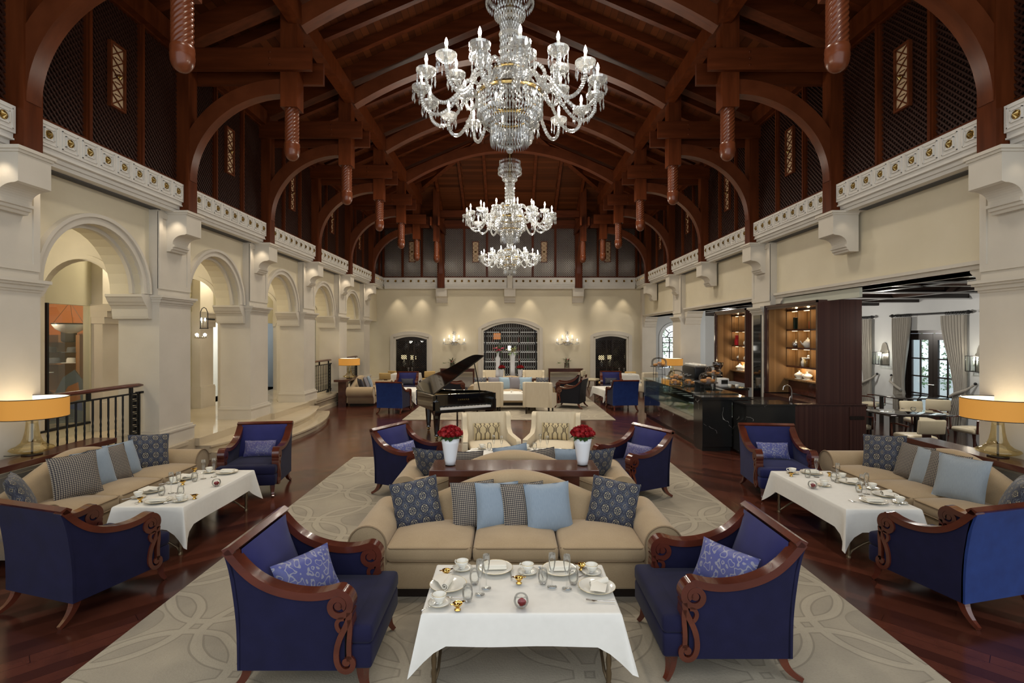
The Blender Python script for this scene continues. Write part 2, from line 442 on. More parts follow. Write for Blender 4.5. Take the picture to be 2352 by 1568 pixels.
damask_m=mat('navy_gold_damask',damask,.6,sheen=.2)
def hound(nt):
    u,v,_=coords(nt,'UV'); a=(u*24).fr().gt(.5); b=(v*24).fr().gt(.5); s=a.mx(b)*.72+a*b*.28
    return mix(nt,s,(.40,.345,.265),(.020,.020,.032))
hound_m=mat('houndstooth_check',hound,.85)
silk_m=mat('pale_blue_silk',var((.19,.25,.315),(.265,.33,.395),9,3,(14,1.0,1),'UV'),.5,sheen=.3)
silkg_m=mat('grey_blue_silk',var((.21,.25,.28),(.29,.33,.36),9,3,(14,1.0,1),'UV'),.5,sheen=.3)
def scroll(nt):
    u,v,_=coords(nt,'UV'); n=noise(nt,4.2,1.2,(1.7,1,1),'UV'); l=((n*4.5).fr()-.5).abs().lt(.11)
    return mix(nt,l,(.085,.095,.28),(.27,.27,.34))
scroll_m=mat('lilac_scroll_silk',scroll,.38,sheen=.2)
def scrolld(nt):
    n=noise(nt,4.2,1.2,(1.7,1,1),'UV'); l=((n*4.5).fr()-.5).abs().lt(.11)
    return mix(nt,l,(.075,.07,.20),(.17,.16,.24))
scrolld_m=mat('dusky_scroll_silk',scrolld,.4,sheen=.2)
def ogeek(nt):
    u,v,_=coords(nt,'UV'); v=(v*1.15+.02).fr(); d=((u*3.0+.5).fr()-.5).abs()
    def cl(x): return x.mx(0.0).mn(1.0)
    hw=cl((v-.42)/.13)*.13-cl((v-.80)/.16)*.24+.24
    l=((d-hw).abs().lt(.045)).mx((d-hw*.55).abs().lt(.016)*v.lt(.5)).mx(d.gt(.465)*v.gt(.55))
    return mix(nt,l,(.50,.41,.235),(.038,.022,.014))
ogee_m=mat('ogee_chenille',ogeek,.7)
darkcush=mat('charcoal_cushion',(.045,.045,.06),.7)
mauve=mat('mauve_grey_cushion',(.20,.19,.21),.75)
paleblue=mat('light_blue_cushion',(.27,.37,.45),.65)
WORLD_STR=1.6; CH_W=30; DOWN_W=8; BACK_W=34; ROOF_W=270; CORR_W=36; RIGHT_W=110; EXPO=0.0; SCONCE_W=9; LAMP_W=1.6; REAR_W=10; SHOP_W=60; SHELF_W=1.8; LATT_W=2.2; SIDE_W=60
# ------------------------------------------------------------------ the room
TY=[6.14+3.09*k for k in range(-1,6)]          # truss / pillar rhythm, TY[1] is the first one in view
YB=23.9; WX=6.06; PX=5.885; FX=5.66
fl=MB().add([(-6.6,-2,0),(6.6,-2,0),(6.6,YB+.1,0),(-6.6,YB+.1,0)],[(0,1,2,3)]).build('floor',floor_m); struct(fl)
def panel(mb,u0,u1,z0,z1,ops,place,n=18,back=True):
    """wall with openings (ua,ub,zbottom,zspring,rise); place(u,z,d) d=0 front 1 back"""
    xs=[u0]
    ops=sorted(ops)
    def q(p,flip=False):
        mb.add(p,[(0,1,2,3)])
    def both(a,b,za,zb,zc,zd):
        # column from a to b, bottom za->zb, top zd->zc
        q([place(a,za,0),place(b,zb,0),place(b,zc,0),place(a,zd,0)])
        if back: q([place(a,za,1),place(a,zd,1),place(b,zc,1),place(b,zb,1)])
    cur=u0
    for ua,ub,zb,zs,rise in ops:
        if ua>cur: both(cur,ua,z0,z0,z1,z1)
        w=(ub-ua)/2; c=(ua+ub)/2
        if rise>0 and rise<w*.98:
            R=(w*w+rise*rise)/(2*rise); h=lambda u:zs+rise-R+sqrt(max(0,R*R-(u-c)**2))
        elif rise>0: h=lambda u:zs+rise/w*sqrt(max(0,w*w-(u-c)**2))
        else: h=lambda u:zs
        pts=[c-w*cos(pi*i/n) for i in range(n+1)] if rise>0 else [ua,ub]
        for a,b in zip(pts,pts[1:]):
            both(a,b,h(a),h(b),z1,z1)
            q([place(a,h(a),0),place(a,h(a),1),place(b,h(b),1),place(b,h(b),0)])
            if zb>z0: both(a,b,z0,z0,zb,zb)
        if zb>z0: q([place(ua,zb,0),place(ub,zb,0),place(ub,zb,1),place(ua,zb,1)])
        for u,f in ((ua,0),(ub,1)):
            p=[place(u,zb,0),place(u,zb,1),place(u,zs,1),place(u,zs,0)]
            q(p if f else p[::-1])
        cur=ub
    if cur<u1: both(cur,u1,z0,z0,z1,z1)
    return mb
# left wall above the arches
wl=MB()
ops=[]
for k in range(0,6):
    c=(TY[k]+TY[k+1])/2; ops.append((c-.93,c+.93,2.2,3.0,.93))
ops_wall=[(a,b,2.98,3.0,r) for a,b,zb,zs,r in ops]
panel(wl,1.0,YB,2.98,4.75,ops_wall,lambda u,z,d:(-WX-.51*d,u,z))
wall_left=struct(wl.build('wall_left',plaster))
# archivolts: raised mouldings round each arch (part of the wall)
for k in range(6):
    c=(TY[k]+TY[k+1])/2
    m=MB()
    for r,t,p in ((.985,.11,.05),(1.05,.05,.085)):
        path=[(c-r*cos(pi*i/28),3.0+r*sin(pi*i/28)) for i in range(29)]
        m.strip(path,t,'x',-WX-.02,-WX+p)
    path=[(c-.90*cos(pi*i/28),3.0+.90*sin(pi*i/28)) for i in range(29)]
    m.strip(path,.06,'x',-WX-.16,-WX-.10)
    m.build('archivolt',stone,wall_left)
# pillars on the left, with base, capital, sunk panel and impost blocks
def ogee_prof(z1,w,h):   # impost profile (out,z) from top to bottom
    return [(w,z1),(w,z1-.04),(w*.93,z1-.06),(w*.80,z1-.12),(w*.70,z1-.15),(w*.66,z1-.17),(w*.55,z1-.19),(w*.45,z1-.24),(w*.40,z1-h*.9),(w*.36,z1-h),(0,z1-h)]
def make_pillar(side,yc,ylo=None,yhi=None,impost=True,label=None):
    sx=side; h=.43
    a,b=(yc-h if ylo is None else ylo),(yc+h if yhi is None else yhi)
    m=MB()
    def bx(xo,xi,y0,y1,z0,z1): m.box(min(sx*xo,sx*xi),max(sx*xo,sx*xi),y0,y1,z0,z1)
    bx(6.57,PX,a,b,0,2.84); bx(6.60,PX-.045,a-.045,b+.045,0,.64)
    bx(6.59,PX-.06,a-.06,b+.06,.64,.67); bx(6.58,PX-.03,a-.03,b+.03,.67,.71)
    for z0,z1,o in ((2.84,2.87,.015),(2.87,2.92,.04),(2.92,2.95,.07),(2.95,2.99,.10)):
        bx(6.57,PX-o,a-o*.6,b+o*.6,z0,z1)
    bx(6.57,PX+.02,yc-h,yc+h,2.99,4.47)
    for y0,y1,z0,z1 in ((yc-h,yc-h+.09,3.1,4.40),(yc+h-.09,yc+h,3.1,4.40),(yc-h+.09,yc+h-.09,3.1,3.19),(yc-h+.09,yc+h-.09,4.3,4.40)):
        bx(PX+.03,PX,y0,y1,z0,z1)
    p=struct(m.build('pillar',stone))
    if impost:
        for s in (-1,1):
            e=yc+s*h; prof=ogee_prof(2.99,.26,.40)
            poly=[(e,2.99)]+[(e+s*u,z) for u,z in prof]
            mm=MB(); mm.prism(poly,'y' if 0 else 'x',sx*6.60,sx*6.00); mm.build('impost',stone,p)
    return p
def corbel_mesh(side):
    sx=side; m=MB(); h=.215
    def bx(xo,xi,y0,y1,z0,z1): m.box(min(sx*xo,sx*xi),max(sx*xo,sx*xi),y0,y1,z0,z1)
    bx(6.0,5.52,-h-.035,h+.035,4.42,4.46); bx(6.0,5.54,-h-.015,h+.015,4.39,4.42)
    poly=[(sx*6.0,4.39),(sx*5.56,4.39),(sx*5.56,4.06),(sx*5.60,4.045)]
    poly+=[(sx*(5.60+.20*sin(pi/2*i/8)),4.045-.15*(1-cos(pi/2*i/8))) for i in range(1,9)]
    poly+=[(sx*5.80,3.88),(sx*5.77,3.875),(sx*5.77,3.84),(sx*5.80,3.835),(sx*5.80,3.80),(sx*5.83,3.79),(sx*5.84,3.76),(sx*6.0,3.76)]
    m.prism(poly,'y',-h,h)
    return m
cm={}
pillars={}
for k in range(0,7):
    y=TY[k]
    p=make_pillar(-1,y); pillars[k]=p
    if -1 not in cm:
        cm[-1]=corbel_mesh(-1).build('corbel',stone,p,(0,y,0))
    else:
        c=cm[-1].copy(); COL.objects.link(c); setpar(c,p); c.location=(0,y,0)
# gallery floor, plinth and steps behind the left pillars
m=MB(); m.box(-9.2,-5.80,.5,9.45,0,.42); m.box(-9.2,-5.80,9.45,15.45,0,.42); m.box(-9.2,-5.80,15.45,YB,0,.42)
for y0,y1 in ((.5,9.35),(15.55,YB)): 
    m.box(-5.82,-5.72,y0,y1,.37,.425); m.box(-5.82,-5.75,y0,y1,.0,.12); m.box(-5.82,-5.74,y0,y1,.30,.37)
struct(m.build('gallery_floor',marble))
def step(z0,z1,xm,bow,y0,y1,name):
    yc=12.45; pts=[]
    for i in range(25):
        y=lerp(y0,y1,i/24); pts.append((-(xm+bow*((y-yc)/3.0)**2),y))
    poly=[(-5.7,y1),(-5.7,y0)] if 0 else [(-5.86,y1),(-5.86,y0)]
    m=MB(); m.prism(pts+poly,'z',z0,z1-.035)
    nose=[(x+.035,y) for x,y in pts]; m.prism(nose+poly,'z',z1-.035,z1)
    return struct(m.build(name,marble))
step(0,.14,4.74,.62,9.75,15.2,'stair_step'); step(.14,.28,5.10,.55,9.7,15.25,'stair_step'); 
m=MB(); m.box(-5.9,-5.72,9.66,11.9,.28,.425); m.box(-5.9,-5.72,12.75,14.95,.28,.425); struct(m.build('stair_step',marble))
# corridor behind: back wall with the shop window, ceiling, cross arches
cw=MB(); panel(cw,.5,YB+.1,.42,4.8,[(8.2,10.38,.60,2.9,0),(14.42,15.9,.42,2.75,0),(17.3,18.95,.42,2.75,0)],lambda u,z,d:(-8.3-.15*d,u,z))
struct(cw.build('wall_corridor',soffit))
m=MB().box(-8.4,-6.5,.5,YB+.1,4.3,4.4); struct(m.build('ceiling_corridor',soffit))
for k in range(1,7):
    y=TY[k]; m=MB()
    panel(m,-8.3,-6.57,.42,4.3,[(-8.295 if k==2 else -8.12,-6.80,.42,2.98,.66)],lambda u,z,d:(u,y-.12+.24*d,z))
    path=[(-7.46-.70*cos(pi*i/20),2.98+.70*sin(pi*i/20)) for i in range(21)]
    m.strip(path,.08,'y',y-.15,y-.10)
    for s in (-1,1):
        if k==2 and s>0: continue
        e=-8.3 if s>0 else -6.57
        prof=ogee_prof(2.98,.26,.34); m.prism([(e,2.98)]+[(e+s*u,z) for u,z in prof],'y',y-.16,y+.16)
    struct(m.build('corridor_arch',stone))
for y0,y1 in ((10.40,10.86),(13.68,14.28)):
    m=MB(); m.box(-8.3,-8.08,y0,y1,.42,4.3); m.box(-8.3,-8.04,y0-.04,y1+.04,.42,.95); m.box(-8.3,-8.05,y0-.03,y1+.03,.95,.99)
    for z0,z1,o in ((2.55,2.68,.05),(2.68,2.80,.11),(2.80,2.90,.19),(2.90,2.94,.23)): m.box(-8.3,-8.08+o,y0-.012-o*.1,y1+.012+o*.4,z0,z1)
    struct(m.build('corridor_pilaster',stone))
for y0,y1,c in ((14.0,16.5,(.80,.80,.76)),(16.9,19.5,(.50,.56,.62))):
    m=MB(); m.box(-11.6,-11.5,y0,y1,.3,3.2); m.box(-11.6,-8.45,y1,y1+.1,.3,3.2); m.box(-11.6,-8.45,y0-.1,y0,.3,3.2); m.box(-11.6,-8.45,y0,y1,3.1,3.2); m.box(-11.6,-8.45,y0,y1,.35,.42)
    struct(m.build('wall_side_shop',mat('side_shop_wall',c,.6)))
    light('POINT','side_shop_lamp',(-9.6,(y0+y1)/2,2.6),SIDE_W if y0<15 else SIDE_W*.35,(1,.97,.9),.15)
# back wall, with three arched openings
wb=MB()
BOP=[(-5.22,-3.75,.0,2.15,.16),(-1.22,1.28,.0,2.52,.40),(3.87,5.34,.0,2.17,.16)]
panel(wb,-6.6,6.6,0,4.75,BOP,lambda u,z,d:(u,YB+.28*d,z))
wall_back=struct(wb.build('wall_back',plaster))
for a,b,_,zs,r in BOP:
    w=(b-a)/2; c=(a+b)/2; R=(w*w+r*r)/(2*r); wd=.20
    m=MB()
    for o,t,pz in ((.02,.10,.05),(.14,.16,.09)):
        W=w+o
        arc=[(c-W+2*W*i/18,0) for i in range(19)]
        arc=[(u,zs+o+r-R+sqrt(max(0,R*R-(u-c)**2*(w/W)**2))) for u,_ in arc]
        path=[(c-W,0.0),(c-W,zs*.5)]+arc+[(c+W,zs*.5),(c+W,0.0)]
        m.strip(path,t,'y',YB-pz,YB+.02,smooth=False)
    m.build('window_surround',stone,wall_back)
m=MB(); m.box(-6.5,-5.55,YB-.05,YB,0,.45); m.box(-3.42,-1.6,YB-.05,YB,0,.45); m.box(1.65,3.55,YB-.05,YB,0,.45); m.box(5.65,6.5,YB-.05,YB,0,.45)
struct(m.build('baseboard_back',stone))
# right wall: header over wide openings, pilasters on every second truss
wr=MB()
ROP=[(TY[1]+.43,TY[3]-.43,2.98,3.16,0),(TY[3]+.43,TY[5]-.43,2.98,3.16,0),(TY[5]+.43,YB-.35,2.98,3.16,0)]
panel(wr,1.0,YB,2.98,4.75,ROP,lambda u,z,d:(WX+.51*d,u,z))
wall_right=struct(wr.build('wall_right',plaster))
for a,b,_,zs,_ in ROP:
    m=MB()
    m.box(WX-.05,WX+.55,a-.0,b+.0,3.16,3.22); m.box(WX-.09,WX+.52,a-.06,b+.06,3.22,3.27)
    for e,s in ((a,1),(b,-1)):
        if a<8 and e==b: prof=[(0,3.17),(.30,3.17),(.30,3.13),(.26,3.09),(.22,3.07),(.20,3.03),(0,3.03)]
        else: prof=[(0,3.17),(.30,3.17),(.30,3.13),(.26,3.09),(.22,3.07),(.20,3.0),(.17,2.95),(.10,2.93),(.10,2.88),(.06,2.80),(.03,2.72),(0,2.70)]
        m.prism([(e+s*u,z) for u,z in prof],'x',WX-.03,WX+.51)
    m.build('header_moulding',stone,wall_right)
make_pillar(1,TY[1],impost=False); make_pillar(1,TY[3],ylo=12.17,impost=False); make_pillar(1,TY[5],impost=False)
m=MB(); m.box(5.95,6.57,YB-.35,YB,0,4.7); struct(m.build('pillar',stone))
m=MB(); m.box(5.86,5.89,12.25,12.62,.0,2.8); m.box(5.9,6.5,12.14,12.175,.0,2.8); struct(m.build('trim_1',lacquer))
cr=corbel_mesh(1).build('corbel',stone,wall_right,(0,TY[1],0))
for k in range(2,7):
    c=cr.copy(); COL.objects.link(c); setpar(c,wall_right); c.location=(0,TY[k],0)
cb=None
for x in (-3.08,0.0,3.08):
    m=MB(); h=.25
    m.box(-h-.03,h+.03,YB-.40,YB,4.42,4.46)
    poly=[(YB,4.42),(YB-.36,4.42),(YB-.36,4.10)]+[(YB-.33+.17*sin(pi/2*i/6),4.08-.13*(1-cos(pi/2*i/6))) for i in range(7)]+[(YB-.12,3.90),(YB-.10,3.83),(YB,3.80)]
    m.prism(poly,'x',-h,h); m.build('corbel',stone,wall_back,(x,0,0))
# frieze: one moulded length per bay, with brass rosettes
star=MB()
for i in range(8):
    a=2*pi*i/8; b=2*pi*(i+.5)/8; c2=2*pi*(i+1)/8
    star.add([(0,0,.045),(.048*cos(a),.048*sin(a),.006),(.030*cos(b),.030*sin(b),.0),(.048*cos(c2),.048*sin(c2),.006)],[(0,1,2),(0,2,3)])
star.lathe([(.052,0),(.05,.008),(.046,.004),(0,.004)],n=16)
star_me=star.mesh('rosette'); star_me.materials.append(brass)
TRIM=[1]
def frieze(y0,y1,side,n=9):
    """length along Y on a side wall; local: built in world coords"""
    m=MB(); s=side
    def bx(xo,xi,a,b,z0,z1): m.box(min(s*xo,s*xi),max(s*xo,s*xi),a,b,z0,z1)
    bx(WX,FX,y0,y1,4.62,4.93); bx(WX,FX+.03,y0,y1,4.56,4.62); bx(WX,FX+.015,y0,y1,4.545,4.565); bx(WX,FX+.07,y0,y1,4.49,4.55); bx(WX,FX+.10,y0,y1,4.44,4.49)
    p=(y1-y0)/n
    for i in range(n):
        c=y0+p*(i+.5); z=4.775
        for q,t,o in ((.118,.012,.012),(.070,.010,.020)):
            for a,b,u,v in ((c-q,c+q,z-q-.004,z-q+t),(c-q,c+q,z+q-t,z+q+.004),(c-q,c-q+t,z-q,z+q),(c+q-t,c+q,z-q,z+q)):
                bx(FX,FX-o,a,b,u,v)
        bx(FX+.001,FX-.008,c-.062,c+.062,z-.062,z+.062)
        if i: bx(FX+.002,FX-.004,y0+p*i-.003,y0+p*i+.003,4.62,4.93)
    TRIM[0]+=1
    o=struct(m.build('trim_%d'%TRIM[0],frieze_white))
    for i in range(n):
        r=bpy.data.objects.new('rosette',star_me); COL.objects.link(r); setpar(r,o)
        r.location=(s*(FX-.009),y0+p*(i+.5),4.775); r.rotation_euler=(0,-s*pi/2,0)
    # air grille let into the soffit
    g=MB()
    for j in range(5):
        x=s*(5.90+.03*j); g.box(x-.007,x+.007,y0+.25,y1-.25,4.425,4.442)
    g.build('air_grille',print_dark,o)
for side in (-1,1):
    frieze(TY[0]+.135,TY[1]-.135,side)
    for k in range(1,6): frieze(TY[k]+.135,TY[k+1]-.135,side)
    frieze(TY[6]+.135,YB-.02,side,7)
def frieze_b(x0,x1,n):
    m=MB(); y=YB-.40
    m.box(x0,x1,y,YB,4.62,4.93); m.box(x0,x1,y+.03,YB,4.56,4.62); m.box(x0,x1,y+.07,YB,4.49,4.56); m.box(x0,x1,y+.10,YB,4.44,4.49)
    p=(x1-x0)/n
    for i in range(n):
        c=x0+p*(i+.5); z=4.775
        for q,t,o in ((.118,.012,.012),(.070,.010,.020)):
            for a,b,u,v in ((c-q,c+q,z-q,z-q+t),(c-q,c+q,z+q-t,z+q),(c-q,c-q+t,z-q,z+q),(c+q-t,c+q,z-q,z+q)):
                m.box(a,b,y-o,y,u,v)
    TRIM[0]+=1; o=struct(m.build('trim_%d'%TRIM[0],frieze_white))
    for i in range(n):
        r=bpy.data.objects.new('rosette',star_me); COL.objects.link(r); setpar(r,o)
        r.location=(x0+p*(i+.5),y-.002,4.775); r.rotation_euler=(pi/2,0,0)
for a,b,n in ((-5.64,-3.24,7),(-2.92,-.14,9),(.14,2.92,9),(3.24,5.64,7)): frieze_b(a,b,n)
# ------------------------------------------------------------------ lattice screens above the frieze
def lattice(w,h,pitch=.058,bar=.011,th=.02):
    """diagonal lattice of turned bars in the local XZ plane, clipped to 0..w x 0..h"""
    m=MB(); st=pitch*sqrt(2)
    for sgn in (1,-1):
        c=-h if sgn>0 else 0.0
        k=math.ceil(c/st)
        while k*st<(w if sgn>0 else w+h):
            c0=k*st; k+=1
            # line x - sgn*z = c0
            if sgn>0: xa=max(0,c0); xb=min(w,c0+h)
            else: xa=max(0,c0-h); xb=min(w,c0)
            if xb-xa<.02: continue
            za=(xa-c0) if sgn>0 else (c0-xa); zb=(xb-c0) if sgn>0 else (c0-xb)
            y=.008*sgn
            m.beam((xa,y,za),(xb,y,zb),bar*2,th*.8,up=(0,1,0))
    return m
def medallion(w=.30,h=.95):
    f=MB(); t=.03
    f.box(0,t,-.03,.03,0,h); f.box(w-t,w,-.03,.03,0,h); f.box(t,w-t,-.03,.03,0,t); f.box(t,w-t,-.03,.03,h-t,h)
    n=5
    for i in range(n):
        z0=t+(h-2*t)*i/n; z1=t+(h-2*t)*(i+1)/n
        f.beam((t,-.01,z0),(w-t,-.01,z1),.014,.014); f.beam((w-t,-.01,z0),(t,-.01,z1),.014,.014)
    for i in range(n+1):
        z0=t+(h-2*t)*i/n
        f.beam((w/2-.05,-.01,z0),(w/2+.05,-.01,z0),.012,.012)
    f.lathe([(.055,0),(.055,.02),(.03,.02)],(w/2,-.02,h/2),n=8)
    return f
LZ0,LZ1=4.93,7.2
lat_me=lattice(.90,LZ1-LZ0); lat_me=lat_me.mesh('lattice'); lat_me.materials.append(lattice_wood)
med_me=medallion().mesh('medallion'); med_me.materials.append(arch_wood)
mp=MB().box(.02,.28,.0,.02,.02,.93).mesh('medallion_panel'); mp.materials.append(lattice_pale)
def screen(bay_len,scale,loc,rz,mid=True,pan=3,name='lattice_screen'):
    """a framed bay of lattice; local X along the wall, -Y faces the hall"""
    m=MB(); w=bay_len; step=w/pan
    for i in range(pan+1):
        x=i*step; m.box(x-.05,x+.05,-.05,.05,LZ0,LZ1+.3)
        m.box(x-.025,x+.025,-.075,-.05,LZ0,LZ1)
    m.box(0,w,-.06,.05,LZ0-.01,LZ0+.06); m.box(0,w,-.06,.05,LZ1-.05,LZ1+.3)
    o=struct(m.build(name,timber,None,loc,(0,0,rz)))
    for i in range(pan):
        l=bpy.data.objects.new('lattice',lat_me); COL.objects.link(l); setpar(l,o); l.location=(i*step+.05,0,LZ0); l.scale=((step-.1)/.90,1,1)
        if mid and i==pan//2:
            f=bpy.data.objects.new('medallion',med_me); COL.objects.link(f); setpar(f,o); f.location=(i*step+step/2-.15,-.04,5.62)
            b=bpy.data.objects.new('medallion_backing',mp); COL.objects.link(b); setpar(b,f)
            r=bpy.data.objects.new('rosette',star_me); COL.objects.link(r); setpar(r,f); r.location=(.15,-.045,.475); r.rotation_euler=(pi/2,0,0); r.scale=(.8,.8,.8)
    return o
for k in range(0,7):
    y0=TY[k]; y1=TY[k+1] if k<6 else YB+.05
    if k==0: y0=3.1
    L=y1-y0
    screen(L,1,(-5.80,y0,0),pi/2,mid=k<6); screen(L,1,(5.80,y1,0),-pi/2,mid=k<6)
screen(2.6,1,(-5.7,YB-.25,0),0); screen(2.6,1,(3.1,YB-.25,0),0)
screen(3.06,1,(-3.07,YB-.25,0),0); screen(3.06,1,(0.01,YB-.25,0),0)
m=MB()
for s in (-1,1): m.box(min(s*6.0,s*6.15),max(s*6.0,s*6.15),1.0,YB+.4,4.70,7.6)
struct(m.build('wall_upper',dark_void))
m=MB().box(-6.15,6.15,YB+.42,YB+.5,4.7,7.6); struct(m.build('wall_upper_back',pale_void))
# ------------------------------------------------------------------ roof
RZ,SL=10.2,.43; RB=24.3
def rz(x): return RZ-SL*abs(x)
YH=RB-6.3
m=MB()
for s in (-1,1):
    m.add([(s*6.3,-1,rz(6.3)),(s*6.3,RB,rz(6.3)),(0,YH,RZ),(0,-1,RZ)],[(0,1,2,3) if s>0 else (3,2,1,0)])
ceiling=struct(m.build('ceiling',roof_planks))
m=MB().add([(-6.3,RB,rz(6.3)),(6.3,RB,rz(6.3)),(0,YH,RZ)],[(0,1,2)]); m.build('hip_boards',hip_planks,ceiling)
def rafter_pts(s,y):
    x1=.0 if y<=YH else min(6.2,(y-YH))
    return (s*6.2,y,rz(6.2)-.09),(s*x1,y,rz(x1)-.09)
for k in range(-1,6):
    for j in (1,2,3):
        y=TY[1]+3.09*(k+j/4)
        for s in (-1,1):
            a,b=rafter_pts(s,y)
            if (Vector(a)-Vector(b)).length<.4: continue
            MB().beam(a,b,.13,.2).build('rafter',timber_x,ceiling)
for x in [-5,-4,-3,-2,-1,0,1,2,3,4,5]:
    y1=YH+abs(x); 
    MB().beam((x,RB,rz(6.3)-.08),(x,y1,RZ-SL*(y1-YH)-.08),.11,.18).build('rafter',timber,ceiling)
for s in (-1,1): MB().beam((s*6.2,RB-.1,rz(6.2)-.14),(0,YH,RZ-.14),.2,.3).build('hip_rafter',timber,ceiling)
for s in (-1,1):
    m=MB().box(s*3.72-.11,s*3.72+.11,1.0,21.6,7.72,8.06); struct(m.build('purlin',timber))
    m=MB().box(min(s*5.62,s*5.92),max(s*5.62,s*5.92),1.0,YB,7.18,7.52); struct(m.build('wall_plate',timber))
m=MB().box(-5.9,5.9,YB-.36,YB-.1,7.18,7.5); m.box(-3.4,3.4,YB-.8,YB-.55,7.55,7.85); struct(m.build('wall_plate',timber_x))
def pendant(mb,x,y,zt,zb,r=.122):
    """twisted drop with collar and ball"""
    n=40; rows=64; P=[]
    z0=zb+.30
    for i in range(rows+1):
        z=lerp(zt,z0,i/rows); a0=9.5*(zt-z)
        P.append([(x+(r*(.86+.14*abs(sin(5*(a+a0))))*cos(a)),y+(r*(.86+.14*abs(sin(5*(a+a0))))*sin(a)),z) for a in [2*pi*j/n for j in range(n+1)]])
    mb.grid(P,True,True,False)
    mb.lathe([(r*.98,.31),(r*1.06,.30),(r*1.10,.26),(r*1.06,.22),(r*1.10,.20),(r*1.10,.17),(r*1.06,.15)]+[(r*1.06*cos(t*pi/2/7),.15-.15*sin(t*pi/2/7)) for t in range(1,8)],(x,y,zb),n=20)
ORD=['nearest','second','third','fourth','fifth','farthest']
def truss(k):
    y=TY[k+1]; i=k
    t=thing('roof_truss','%s mahogany roof truss from the front, with two twisted pendants'%ORD[i],'roof truss',(0,y,4.46),0,'roof trusses of the hall')
    Z=-4.46
    T=lambda m,n,mt: m.build(n,mt,t,(0,0,Z))
    for s in (-1,1):
        X=lambda a,b:(min(s*a,s*b),max(s*a,s*b))
        m=MB(); m.box(*X(5.58,5.86),-.125,.125,4.46,7.75); T(m,'wall_post',timber)
        m=MB(); m.box(*X(3.69,3.98),-.145,.145,6.28,rz(3.85)-.05); T(m,'hammer_post',timber)
        m=MB(); m.box(*X(3.42,5.9),-.225,-.145,6.88,7.26); m.box(*X(3.34,5.9),.145,.225,6.80,7.18)
        for zz in (6.96,7.07,7.18): m.sphere((s*4.12,-.228,zz),.022,8,4)
        T(m,'hammer_beam',timber_x)
        m=MB(); pendant(m,s*3.835,0,6.28,5.385); T(m,'pendant',pend_wood)
        # curved brace: quarter ellipse from the foot of the wall post to the hammer post
        path=[(s*(3.97+1.60*sin(pi/2*j/22)),5.02+1.50*cos(pi/2*j/22)) for j in range(23)]
        path=[(x+s*.13*(abs(x)-3.97)/1.6,z+.13*(z-5.02)/1.5) for x,z in path]
        m=MB(); m.strip(path,.26,'y',-.10,.10); T(m,'curved_brace',arch_wood)
        # arched collar and principal rafter
        if k<5:
            path=[(s*(3.70*(1-j/16)),8.96-.0835*(3.70*(1-j/16))**2) for j in range(17)]
            m=MB(); m.strip(path,.30,'y',-.13,.13); T(m,'arched_collar',arch_wood)
        m=MB(); x1=0 if y<=YH else y-YH
        if abs(6.2-x1)>.3: m.beam((s*6.15,0,rz(6.15)-.2),(s*x1,0,rz(x1)-.2),.26,.36); T(m,'principal_rafter',timber_x)
    return t
for k in range(6): truss(k)
# brackets standing on the back wall
for s,nm in ((-1,'left'),(1,'right')):
    t=thing('wall_bracket','mahogany hammer bracket with twisted pendant on the back wall, %s of the far chandelier'%nm,'roof bracket',(s*3.08,YB-.4,4.46),0,'roof brackets of the back wall')
    Z=-4.46; T=lambda m,n,mt: m.build(n,mt,t,(0,0,Z))
    T(MB().box(-.16,.16,-.10,.16,4.46,7.9),'wall_post',timber)
    T(MB().box(-.13,.13,-1.55,-1.28,6.28,8.6),'hammer_post',timber)
    T(MB().box(-.2,-.13,-2.0,.1,6.85,7.2).box(.13,.2,-2.0,.1,6.85,7.2),'hammer_beam',timber)
    m=MB(); pendant(m,0,-1.415,6.28,5.385); T(m,'pendant',pend_wood)
    path=[(-1.28+1.22*sin(pi/2*j/18)+.06*(sin(pi/2*j/18)),5.1+1.48*cos(pi/2*j/18)) for j in range(19)]
    m=MB(); m.strip([(a+.0,b) for a,b in path],.24,'x',-.09,.09); T(m,'curved_brace',arch_wood)
t=thing('wall_bracket','grey carved post in the middle of the back frieze, under the far chandelier','roof bracket',(0,YB-.42,4.46))
MB().box(-.12,.12,0,.3,0,.56).build('wall_post',stone,t)
